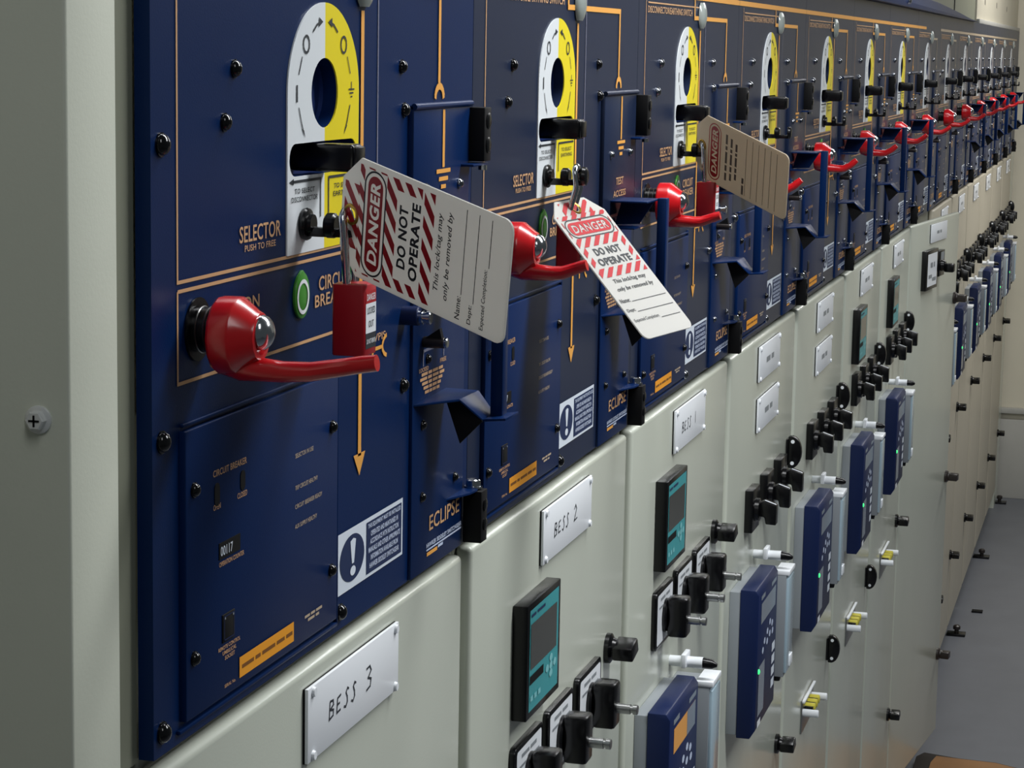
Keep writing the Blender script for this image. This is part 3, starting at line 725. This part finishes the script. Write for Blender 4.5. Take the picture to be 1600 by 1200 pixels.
def relay_face(amber):
    w = RW + 0.0003; b = MB()
    X = lambda t: RU0 + t * (RU1 - RU0)
    Y = lambda t: RZ1 - t * (RZ1 - RZ0)
    b.m(AMBER if amber else LCD).rect(X(.14), X(.90), Y(.25), Y(.11), w)
    if amber: b.m(LCD).rect(X(.60), X(.90), Y(.25), Y(.11), w + 0.0001)
    b.m(LCD).dashes(X(.12), X(.32), Y(.085), 0.0050, w, (3,)); b.dashes(X(.66), X(.92), Y(.085), 0.0050, w, (3,))
    b.m(PALEBL)
    for t, k in ((.50, .36), (.63, .32), (.75, .35), (.50, .43), (.63, .40), (.78, .41), (.36, .40), (.28, .45)): b.fill(ell(X(t), Y(k), 0.0062, 0.0040, 8), w)
    b.m(LABW)
    for k in range(4): b.rect(X(.78), X(.94), Y(.565 + .085 * k), Y(.505 + .085 * k), w)
    b.m(LCD).rect(X(.10), X(.40), Y(.87), Y(.53), w)
    b.m(WHITE).rect(X(.10), X(.26), Y(.945), Y(.90), w)
    return C_off(b, 'relay_keys')
def relay_led():
    b = MB().m(LED).lathe((RU0 + 0.0115, 0, 0.8330), [(RW, 0.0030), (RW + 0.0012, 0.0028), (RW + 0.0018, 0.0012)], 'w', 10); return C_off(b, 'status_light')
def module():
    b = MB().m(MODULE).box(-0.0200, 0.0250, DW, 0.0440, 0.7880, 0.9130, 0.0008); return C_off(b, 'test_block')
def module_cover():
    b = MB().m(COVERPL).box(-0.0190, 0.0240, 0.0438, 0.0470, 0.7930, 0.9080, 0.0006)
    b.m(WHITE).box(-0.0205, 0.0255, 0.0300, 0.0475, 0.9120, 0.9175, 0.0008).box(0.0040, 0.0230, 0.0465, 0.0482, 0.7960, 0.8090, 0.0004)
    b.m(BLACK).lathe((-0.0060, 0.0340, 0.7800), [(0, 0.0045), (0.0085, 0.0060)], 'z', 10)
    return C_off(b, 'block_cover')
def link_handle():
    b = MB().m(WHITE); u, z = -0.0150, 0.9345
    b.tube([(u, DW, z), (u, 0.0360, z)], [0.0052, 0.0058], 12)
    b.box(u - 0.012, u + 0.012, 0.0160, 0.0210, z - 0.004, z + 0.0095, 0.0010)
    b.m(BLACK).tube([(u, 0.0355, z), (u, 0.0450, z - 0.0006), (u, 0.0500, z - 0.0010)], [0.0055, 0.0050, 0.0018], 12)
    return C_off(b, 'test_link')
def plug_rail():
    b = MB().m(STEEL).box(-0.0450, 0.0680, DW, 0.0050, 0.5740, 0.6220, 0.0004)
    b.m(WHITE).box(-0.0450, 0.0680, 0.0046, 0.0085, 0.6190, 0.6220, 0.0005)
    return C_off(b, 'plug_rail')
def plug(u, white):
    b = MB()
    if white: b.m(WHITE).lathe((u, 0, 0.6030), [(0.005, 0.0055), (0.0260, 0.0055), (0.0270, 0.0045)], 'w', 12)
    else:
        b.m(BLACK).lathe((u - 0.005, 0, 0.6020), [(0.005, 0.0065), (0.0170, 0.0060)], 'w', 10)
        b.m(PYEL).lathe((u + 0.006, 0, 0.6040), [(0.005, 0.0065), (0.0180, 0.0062), (0.0190, 0.0045)], 'w', 10)
    return C_off(b, 'test_plug')

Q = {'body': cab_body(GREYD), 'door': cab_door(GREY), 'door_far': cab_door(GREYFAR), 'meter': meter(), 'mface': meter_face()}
NPU = (1.1425, 1.1840); NPL = (1.0825, 1.1225)
Q['bess3'] = name_plate(*NPU, 'BESS 3'); Q['bess2'] = name_plate(*NPU, 'BESS 2'); Q['bess1'] = name_plate(*NPU, 'BESS 1')
Q['np'] = name_plate(*NPU); Q['npl'] = name_plate(*NPL)
SWU = [-0.1120, -0.0155, 0.0820]; SQU = [-0.0930, 0.0120, 0.1180]
for k in range(3):
    Q['swp%d' % k] = sw_plate(SWU[k]); Q['swk%d' % k] = sw_knob(SWU[k]); Q['sws%d' % k] = sw_shaft(SWU[k])
    Q['sqp%d' % k] = sq_plate(SQU[k]); Q['sqk%d' % k] = sq_knob(SQU[k])
Q['lg'] = latch_grip(1.0190); Q['lm'] = latch_moon(1.0175); Q['lm2'] = latch_moon(0.6300); Q['lg2'] = latch_grip(0.6300, 0.2220); Q['lg3'] = latch_grip(0.2420, 0.2220)
Q['rc'] = relay_collar(); Q['rb'] = relay_body(); Q['rf'] = relay_face(False); Q['rfa'] = relay_face(True); Q['led'] = relay_led()
Q['mod'] = module(); Q['modc'] = module_cover(); Q['link'] = link_handle()
Q['rail'] = plug_rail(); Q['plugs'] = [plug(-0.035, True), plug(-0.014, False), plug(0.008, False), plug(0.030, False), plug(0.055, True)]

CLAB = ['grey lower cabinet with white plate handwritten BESS 3, nearest the camera', 'grey lower cabinet with white plate handwritten BESS 2 and teal meter',
        'grey lower cabinet with white plate handwritten BESS 1 and teal meter', 'fourth grey lower cabinet from left, two white plates, row of three black switches',
        'fifth grey lower cabinet from left, two white plates one above the other', 'sixth grey lower cabinet from left, one plate above a narrow teal meter',
        'seventh grey lower cabinet from left, just before the open door', 'grey lower cabinet with its door standing ajar, framed white label on it',
        'first grey lower cabinet beyond the open door', 'second grey lower cabinet beyond the open door', 'third grey lower cabinet beyond the open door',
        'fourth grey lower cabinet beyond the open door', 'fifth grey lower cabinet beyond the open door', 'farthest grey lower cabinet, beside the beige end wall']
DOOR_ANG = R(6.8)
for n in range(14):
    root = thing('lower_cabinet', CLAB[n], 'cabinet', (PITCH * n, 0, 0), 'grey lower cabinets')
    put(('cabinet_body', Q['body'], []), root)
    plate_ = lambda key: ('name_plate', Q[key], [], 'white plate handwritten ' + key[:4].upper() + ' ' + key[4] if key.startswith('bess') else 'white plate')
    fit_ = []
    if n == 0: fit_ = [plate_('bess3')]
    elif n in (1, 2): fit_ = [plate_('bess%d' % (3 - n))]
    elif n in (3, 4): fit_ = [plate_('np'), plate_('npl')]
    elif n != 7: fit_ = [plate_('np')]
    if n in (1, 2, 5, 6): fit_.append(('panel_meter', Q['meter'], [('meter_face', Q['mface'], [], 'teal meter face with dark screen')]))
    if n in (1, 2):
        fit_ += [('switch_plate', Q['swp%d' % k], [('switch_knob', Q['swk%d' % k], [], 'black knob'), ('switch_shaft', Q['sws%d' % k], [], 'steel shaft')]) for k in range(3)] + [('door_latch', Q['lg'], [])]
    elif n >= 3 and n != 7:
        fit_ += [('switch_plate', Q['sqp%d' % k], [('switch_knob', Q['sqk%d' % k], [])]) for k in range(3)] + [('door_latch', Q['lm'], [])]
    if n >= 2 and n != 7:
        fit_ += [('relay_collar', Q['rc'], []), ('protection_relay', Q['rb'], [('relay_keys', Q['rfa' if n == 2 else 'rf'], []), ('status_light', Q['led'], [], 'green status light')]),
                 ('test_block', Q['mod'], [('block_cover', Q['modc'], [])]), ('test_link', Q['link'], [])]
    if n in (4, 5, 6): fit_.append(('plug_rail', Q['rail'], [('test_plug', p, []) for p in Q['plugs']]))
    if n in (4, 5): fit_.append(('door_latch', Q['lm2'], []))
    elif n >= 3 and n != 7: fit_.append(('door_latch', Q['lg2'], []))
    if n >= 5 and n != 7: fit_.append(('door_latch', Q['lg3'], []))
    if n != 7:
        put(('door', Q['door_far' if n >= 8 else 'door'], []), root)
        for sp in fit_: put(sp, root)
    else:
        # this door stands ajar: hinge on its left edge
        H = (-0.2190, DW, 0.0)
        def D(mb, name): return mb.mesh(name, (0, 0, 0))
        b = MB().m(GREY).box(0.0, 0.4750, -0.0110, 0.0, 0.062 + 0.033, 1.1955 + 0.033, 0.0040, 4)
        d = put(('door', D(b, 'open_door'), [], 'grey door standing ajar'), root)
        d.location = (H[0], -H[1], 0); d.rotation_euler = (0, 0, -DOOR_ANG)
        Z = ZS
        b = MB().m(BLACKM).box(0.180, 0.335, 0, 0.0012, 1.150 + Z, 1.187 + Z).m(WHITE).box(0.181, 0.335, 0.001, 0.003, 1.1503 + Z, 1.187 + Z, 0.0003)
        b.m(MODULE).dashes(0.235, 0.280, 1.166 + Z, 0.006, 0.0032, (3, 2)); put(('name_plate', D(b, 'ajar_plate'), [], 'white plate'), d)
        b = MB().m(BLACK).box(0.112, 0.222, 0, 0.010, 1.060 + Z, 1.139 + Z, 0.0008).m(WHITE).rect(0.124, 0.212, 1.067 + Z, 1.132 + Z, 0.0103)
        b.m(MODULE).dashes(0.150, 0.190, 1.104 + Z, 0.010, 0.0106, (2, 1)); b.dashes(0.135, 0.165, 1.083 + Z, 0.007, 0.0106, (2,)); b.dashes(0.170, 0.205, 1.076 + Z, 0.007, 0.0106, (2,))
        put(('framed_label', D(b, 'framed_label'), [], 'white label in black frame'), d)
        b = MB().m(BLACK).box(0.236, 0.288, 0, 0.010, 1.079 + Z, 1.131 + Z, 0.0006)
        b.lathe((0.262, 0.0, 1.100 + Z), [(0.010, 0.012), (0.016, 0.011), (0.018, 0.009)], 'w', 14)
        b.box(0.252, 0.272, 0.016, 0.036, 1.087 + Z, 1.105 + Z, 0.003)
        b.m(MODULE).rect(0.248, 0.280, 1.112 + Z, 1.128 + Z, 0.0104)
        put(('rotary_switch', D(b, 'rotary_switch'), [], 'black rotary switch'), d)
        for zz in (1.015, 0.630, 0.238):
            b = MB().m(BROWNBLK); u = 0.452; z = zz + Z
            b.lathe((u, 0, z), [(0.0, 0.0130), (0.0040, 0.0130), (0.0070, 0.0095), (0.0120, 0.0085)], 'w', 16)
            b.box(u - 0.011, u + 0.011, 0.009, 0.0270, z - 0.0075, z + 0.0075, 0.0020)
            put(('door_latch', D(b, 'ajar_latch'), []), d)

# ------------------------------------------------------------------ lockout padlocks
def padlock_parts(u, cw):
    c = (u, cw); z0, z1 = 1.3662, 1.4035
    b = MB().m(PADRED)
    b.prism(rrect(c[0] - 0.0100, c[0] + 0.0100, c[1] - 0.0090, c[1] + 0.0090, 0.0018, 3), z0, z1, 'uw', bev=0.0008)
    body = b.mesh('padlock_body', (u, 0, z0))
    b = MB().m(CHROME); r = 0.0062
    path = [(u - r, c[1] - 0.002, z1 - 0.003), (u - r, 0.0262, 1.425), (u - r, 0.0252, 1.4345)]
    path += [(u - r * cos(a), 0.0248, 1.4345 + r * sin(a)) for a in [pi * k / 8 for k in range(1, 8)]]
    path += [(u + r, 0.0252, 1.4345), (u + r, 0.0262, 1.425), (u + r, c[1] - 0.002, z1 - 0.003)]
    b.tube(path, 0.0022, 12)
    sh = b.mesh('padlock_shackle', (u, 0, z0), 60)
    b = MB(); w = c[1] + 0.0092
    b.m(TAGRED).rect(u - 0.0080, u + 0.0080, 1.3935, 1.4000, w).m(WHITE).rect(u - 0.0080, u + 0.0080, 1.3780, 1.3935, w).m(INK).rect(u - 0.0080, u + 0.0080, 1.3700, 1.3780, w)
    b.m(WHITE).text('DANGER', u - 0.0068, u + 0.0068, 1.3950, 1.3985, w + 0.0002)
    b.m(INK).text('LOCKED', u - 0.0060, u + 0.0060, 1.3880, 1.3915, w + 0.0002); b.text('OUT', u - 0.0040, u + 0.0040, 1.3810, 1.3845, w + 0.0002)
    b.m(WHITE).text('DO NOT REMOVE', u - 0.0070, u + 0.0070, 1.3725, 1.3750, w + 0.0002)
    lab = b.mesh('padlock_label', (u, 0, z0))
    return body, sh, lab, z0
LLAB = ['red safety padlock on the nearest panel, steel shackle through black hasp', 'red safety padlock on second panel, half hidden behind bright white tag',
        'red safety padlock on third panel, white label toward aisle, beside shade-browned tag']
for k in range(3):
    pb, ps, pl, pz = padlock_parts(0.0, (0.0296, 0.0215, 0.0296)[k])
    t = thing('padlock', LLAB[k], 'padlock', (PITCH * k - 0.0325, 0, pz + ZS), 'red lockout padlocks')
    put(('padlock_body', pb, []), t); put(('shackle', ps, [], 'polished steel shackle'), t); put(('padlock_label', pl, []), t)

# ------------------------------------------------------------------ lockout tags (local x across, z up, head above z = 0, front at -y)
TW, TL = 0.064, 0.112
def tag_outline():
    h = TW / 2; r = 0.006
    out = [(-h, 0.0), (-h + 0.0135, 0.0135), (h - 0.0135, 0.0135), (h, 0.0)]
    out += [(h - r + r * cos(a), -TL + r - r * sin(a)) for a in [pi / 2 * k / 5 for k in range(6)]]
    out += [(-h + r - r * sin(a), -TL + r - r * cos(a)) for a in [pi / 2 * k / 5 for k in range(6)]]
    return out
def tag_sheet(material):
    hole = ell(0, 0.0058, 0.0034, 0.0034, 18)
    b = MB().m(material).prism(tag_outline(), -0.0005, 0.0005, 'uz', (hole[::-1],)); return b.mesh('tag_sheet')
def tag_eye():
    b = MB().m(BRASS)
    b.tube([(0.0048 * cos(a), 0, 0.0058 + 0.0048 * sin(a)) for a in [2 * pi * k / 20 for k in range(21)]], 0.0012, 8); return b.mesh('eyelet')
def clip(poly, axis, lim, keep_less):
    out = []
    for i in range(len(poly)):
        a, c = poly[i], poly[(i + 1) % len(poly)]
        ina = (a[axis] <= lim) == keep_less; inc = (c[axis] <= lim) == keep_less
        if ina: out.append(a)
        if ina != inc:
            t = (lim - a[axis]) / (c[axis] - a[axis]); out.append((a[0] + (c[0] - a[0]) * t, a[1] + (c[1] - a[1]) * t))
    return out
def letter_loops(body, bold):
    # closed outlines of the letters, counters included, in the unit box of text_geo
    vs, fs = text_geo(body, bold)
    key = lambda i: (round(vs[i][0], 5), round(vs[i][1], 5))
    cnt = {}
    for f in fs:
        for i in range(len(f)):
            e = (key(f[i]), key(f[(i + 1) % len(f)]))
            k = tuple(sorted(e)); cnt[k] = cnt.get(k, 0) + 1
    adj = {}
    for (a, c), n in cnt.items():
        if n == 1 and a != c: adj.setdefault(a, []).append(c); adj.setdefault(c, []).append(a)
    loops, seen = [], set()
    for st in adj:
        if st in seen: continue
        L = [st]; seen.add(st); cur = st
        while True:
            nx = [q for q in adj[cur] if q not in seen]
            if not nx: break
            cur = nx[0]; seen.add(cur); L.append(cur)
        if len(L) > 2: loops.append(L)
    return loops
def capsule(b, z0, z1, half, w, inner, outer):
    # printed ring and badge; the rim between them and the letters are left as bare sheet
    r = (z1 - z0) / 2
    def cap(g): return rrect(-half - g, half + g, z0 - g, z1 + g, r + g - 0.00001, 8)
    b.m(outer).fill(cap(0.0028), w, (cap(0.0018),))
    u0, u1, a, c = -half + 0.004, half - 0.003, z0 + 0.0020, z1 - 0.0020
    T = [[(u0 + x * (u1 - u0) + 0.10 * y * (c - a), a + y * (c - a)) for x, y in L] for L in letter_loops('DANGER', 0.035)]
    b.m(inner).fill(cap(0), w, T)
def tag_front():
    b = MB().m(TAGRED); w = 0.0008; h = TW / 2 - 0.0028
    per = 0.0118; wid = 0.0062; sl = 0.78      # '/'-leaning stripes: x falls by 1/sl as z falls
    def stripes(zt, zb, x0, x1, ww, gap=None):
        for k in range(-16, 22):
            xb = k * per; dx = (zt - zb) * 1.0 / sl
            q = [(xb, zb), (xb + wid, zb), (xb + wid + dx, zt), (xb + dx, zt)]
            for ax, lim, less in ((0, x1, True), (0, x0, False)):
                q = clip(q, ax, lim, less) if q else q
            if len(q) >= 3 and not gap: b.poly([(p[0], ww, p[1]) for p in q])
            elif len(q) >= 3:
                # leave the badge area unprinted: band above, band below and the two ends
                for part in ([(1, gap[3], False)], [(1, gap[2], True)], [(1, gap[3], True), (1, gap[2], False), (0, gap[0], True)], [(1, gap[3], True), (1, gap[2], False), (0, gap[1], False)]):
                    p_ = q
                    for ax, lim, less in part: p_ = clip(p_, ax, lim, less) if p_ else p_
                    if len(p_) >= 3: b.poly([(p[0], ww, p[1]) for p in p_])
    # head: stripes cut back to the chamfered shoulders
    stripes(0.0112, 0.0000, -0.0175, 0.0175, w)
    stripes(0.0000, -0.0290, -h, h, w, (-0.0283, 0.0283, -0.0208, -0.0037))
    stripes(-0.0290, -0.0475, -h, -0.0235, w); stripes(-0.0290, -0.0475, 0.0235, h, w)
    stripes(-0.0490, -0.0570, -h, h, w)
    capsule(b, -0.0180, -0.0065, 0.0255, w, TAGRED, INK)
    b.m(INK)
    b.ctext('DO NOT', 0, -0.0378, 0.0066, 0.033, w, 0.0, 0.035); b.ctext('OPERATE', 0, -0.0470, 0.0066, 0.041, w, 0.0, 0.035)
    b.ctext('This lock/tag may', 0, -0.0640, 0.0046, 0.041, w, 0.2); b.ctext('only be removed by', 0, -0.0712, 0.0046, 0.046, w, 0.2)
    for zz, name, x in ((-0.0800, 'Name:', -0.0165), (-0.0890, 'Dept:', -0.0185), (-0.0980, 'Expected Completion:', 0.0030)):
        b.text(name, -0.0290, x - 0.0005, zz, zz + 0.0036, w); b.stroke([(x + 0.0008, zz), (0.0285, zz)], 0.0005, w)
    return b.mesh('tag_print')
def tag_back():
    b = MB(); w = 0.0008
    capsule(b, -0.0180, -0.0065, 0.0255, w, TAGRED, TAGRED)
    b.m(TAGGREY)
    for k, wd in enumerate((0.046, 0.042, 0.036)): b.dashes(-wd / 2, wd / 2, -0.0300 - 0.0068 * k, 0.0028, w, (4, 3, 6, 2, 5))
    for k in range(6): b.stroke([(-0.0285, -0.0560 - 0.0082 * k), (0.0285, -0.0560 - 0.0082 * k)], 0.0006, w)
    b.dashes(-0.0285, -0.0120, -0.0540, 0.0028, w, (5, 3))
    return b.mesh('tag_print')
TF, TFP, TB, TBP, TE = tag_sheet(TAGW), tag_front(), tag_sheet(TAGSHADED), tag_back(), tag_eye()
TAGS = [((-0.0391, -0.0342, 1.4379), (-0.2253, -0.1305, 0.9655), (-0.4774, -0.8491, -0.2262), TF, TFP, 'red-striped white DANGER DO NOT OPERATE tag turned sideways on the nearest panel'),
        ((0.4654, -0.0280, 1.4061), (0.932, -0.3579, 0.0582), (-0.2087, -0.6608, -0.721), TF, TFP, 'brightly lit white DO NOT OPERATE tag hanging upright on the second panel'),
        ((0.9595, -0.0288, 1.4362), (-0.364, -0.0817, 0.9278), (-0.5645, -0.773, -0.2895), TB, TBP, 'shade-browned tag showing DANGER and ruled lines, sideways on the third panel')]
for O, ex, ey, sh, pr, lab in TAGS:
    ex = Vector(ex).normalized(); ey = Vector(ey); ey = (ey - ex * ex.dot(ey)).normalized(); nz = ex.cross(ey)
    t = thing('lockout_tag', lab, 'tag', (0, 0, 0), 'lockout tags')
    t.matrix_world = Matrix.Translation((O[0], O[1], O[2] + ZS)) @ Matrix((ex, nz, -ey)).transposed().to_4x4()
    put(('tag_sheet', sh, [('tag_print', pr, [])]), t); put(('eyelet', TE, [], 'brass eyelet'), t)

# ------------------------------------------------------------------ left end cabinet with its bolt, and the strip beside the panel
t = thing('end_cabinet', 'tall pale grey end cabinet at the left edge, steel bolt in its side', 'cabinet', (-0.30, 0, 0))
oo = (-0.30, 0, -ZS)
b = MB().m(GREYSIDE).box(-0.2925, -0.2450, -0.60, -0.0040, -ZS, 2.10, 0.0018, 3); put(('side_panel', b.mesh('side_panel', oo), []), t)
b = MB().m(OLIVE).box(-0.2450, -0.2200, -0.60, -0.0082, 1.1990, 2.10); b.box(-0.2450, -0.2240, -0.60, -0.0120, -ZS, 1.1965); put(('filler_strip', b.mesh('filler_strip', oo), []), t)
zb = 1.3688; wb = -0.0180
b = MB().m(ZINC).lathe((-0.2925, wb, zb), [(0.0, 0.0060), (-0.0010, 0.0060), (-0.0014, 0.0054)], 'u', 24)
b.lathe((-0.2925, wb, zb), [(-0.0012, 0.0043), (-0.0042, 0.0043), (-0.0048, 0.0037)], 'u', 6)
b.m(BLACKM).box(-0.2976, -0.2972, wb - 0.0024, wb + 0.0024, zb - 0.0004, zb + 0.0004).box(-0.2976, -0.2972, wb - 0.0004, wb + 0.0004, zb - 0.0024, zb + 0.0024)
put(('bolt', b.mesh('bolt', oo), [], 'zinc hex bolt'), t)

# ------------------------------------------------------------------ hood and grey housings above the row
b = MB().m(BLUE)
b.prism([(0.20, 1.6065), (4.75, 1.6065), (4.45, 1.6110), (4.10, 1.6190), (3.60, 1.6280), (3.20, 1.6320), (0.20, 1.6320)], -0.012, 0.012, 'uz', bev=0.002)
b.m(CHROME)
for u in (1.95, 2.95): b.lathe((u, 0.012, 1.6175), [(0, 0.006), (0.004, 0.006), (0.006, 0.003)], 'w', 10)
single('hood', b.mesh('hood', (0, 0, 1.6065)), (0, 0, 1.6065 + ZS), 'dark blue hood strip along top of the panels, tapering off toward the far end', 'hood')
t = thing('upper_housing', 'grey green upper housing above the blue hood at top right', 'housing', (0.2, 0, 1.61 + ZS))
b = MB().m(OLIVE).box(0.20, 4.96, -0.42, -0.0140, 1.6065, 2.10, 0.002); put(('housing_body', b.mesh('housing_body', (0.2, 0, 1.61)), []), t)
b = MB().m(BLACKM).box(4.276, 4.292, -0.0145, -0.0125, 1.608, 2.09); put(('seam_strip', b.mesh('seam_strip', (0.2, 0, 1.61)), []), t)
t = thing('beige_housing', 'beige upper housing with three round holes, at top right by end wall', 'housing', (5.0, 0, 1.61 + ZS))
oo = (5.0, 0, 1.61)
b = MB().m(BEIGE).box(4.98, 6.98, -0.42, -0.010, 1.6065, 2.10, 0.002); put(('housing_body', b.mesh('housing_body', oo), []), t)
b = MB().m(SKIRT).box(4.98, 6.98, -0.010, -0.002, 1.6065, 1.6180, 0.001); put(('bottom_rail', b.mesh('bottom_rail', oo), []), t)
for u, z in ((5.27, 1.6680), (5.78, 1.6690), (6.29, 1.6680)):
    b = MB().m(BROWNBLK).lathe((u, 0, z), [(-0.0102, 0.0085), (-0.0094, 0.0085)], 'w', 16); b2 = b.mesh('cable_hole', oo); put(('cable_hole', b2, []), t)
t = thing('end_filler', 'narrow grey filler closing the row against the end wall', 'filler', (6.89, 0, 0))
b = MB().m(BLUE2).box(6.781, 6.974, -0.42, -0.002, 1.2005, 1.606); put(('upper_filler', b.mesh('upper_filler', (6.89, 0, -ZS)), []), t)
b = MB().m(GREY).box(6.781, 6.974, -0.42, 0.0, -ZS, 1.198); put(('lower_filler', b.mesh('lower_filler', (6.89, 0, -ZS)), []), t)

# ------------------------------------------------------------------ floor fittings by the plinth and the board in the corner
FL = ['small black floor stop by the plinth, nearest of the three beyond the open door', 'small black floor stop by the plinth, middle of the three', 'small black floor stop by the plinth, farthest, near the end wall']
b = MB().m(BLACK).box(-0.018, 0.018, 0.0, 0.050, 0.0, 0.007, 0.0015); base_ = b.mesh('stop_plate')
b = MB().m(BROWNBLK).lathe((0, 0.026, 0.007), [(0, 0.006), (0.008, 0.006), (0.010, 0.010), (0.018, 0.010), (0.021, 0.006)], 'z', 14); knob_ = b.mesh('stop_knob')
for u, lab in zip((4.97, 5.97, 6.88), FL):
    t = thing('floor_stop', lab, 'floor stop', (u, 0.012, 0.0), 'floor stops')
    put(('stop_plate', base_, []), t); put(('stop_knob', knob_, []), t)
b = MB().m(BLACKM).box(-0.012, 0.012, 0, 0.030, 0, 0.005, 0.001)
single('floor_clip', b.mesh('floor_clip'), (5.25, -0.035, 0), 'tiny dark clip lying on the grey floor beyond the open door', 'clip')
t = thing('wooden_board', 'brown wooden board with blackened edge lying on floor, bottom right corner', 'board', (3.75, -0.1, 0))
b = MB().m(WOODK).prism([(3.10, 0.02), (3.80, 0.016), (3.835, 0.030), (3.815, 0.11), (3.81, 0.19), (3.77, 0.27), (3.74, 0.60), (3.10, 0.60)], -ZS, -ZS + 0.016, 'uw', bev=0.003); put(('board_edge', b.mesh('board_edge', (3.75, 0.1, -ZS)), []), t)
b = MB().m(WOOD).prism([(3.10, 0.05), (3.75, 0.052), (3.80, 0.060), (3.795, 0.11), (3.79, 0.19), (3.75, 0.27), (3.72, 0.59), (3.10, 0.59)], -ZS + 0.016, -ZS + 0.021, 'uw', bev=0.001); put(('board_top', b.mesh('board_top', (3.75, 0.1, -ZS)), []), t)
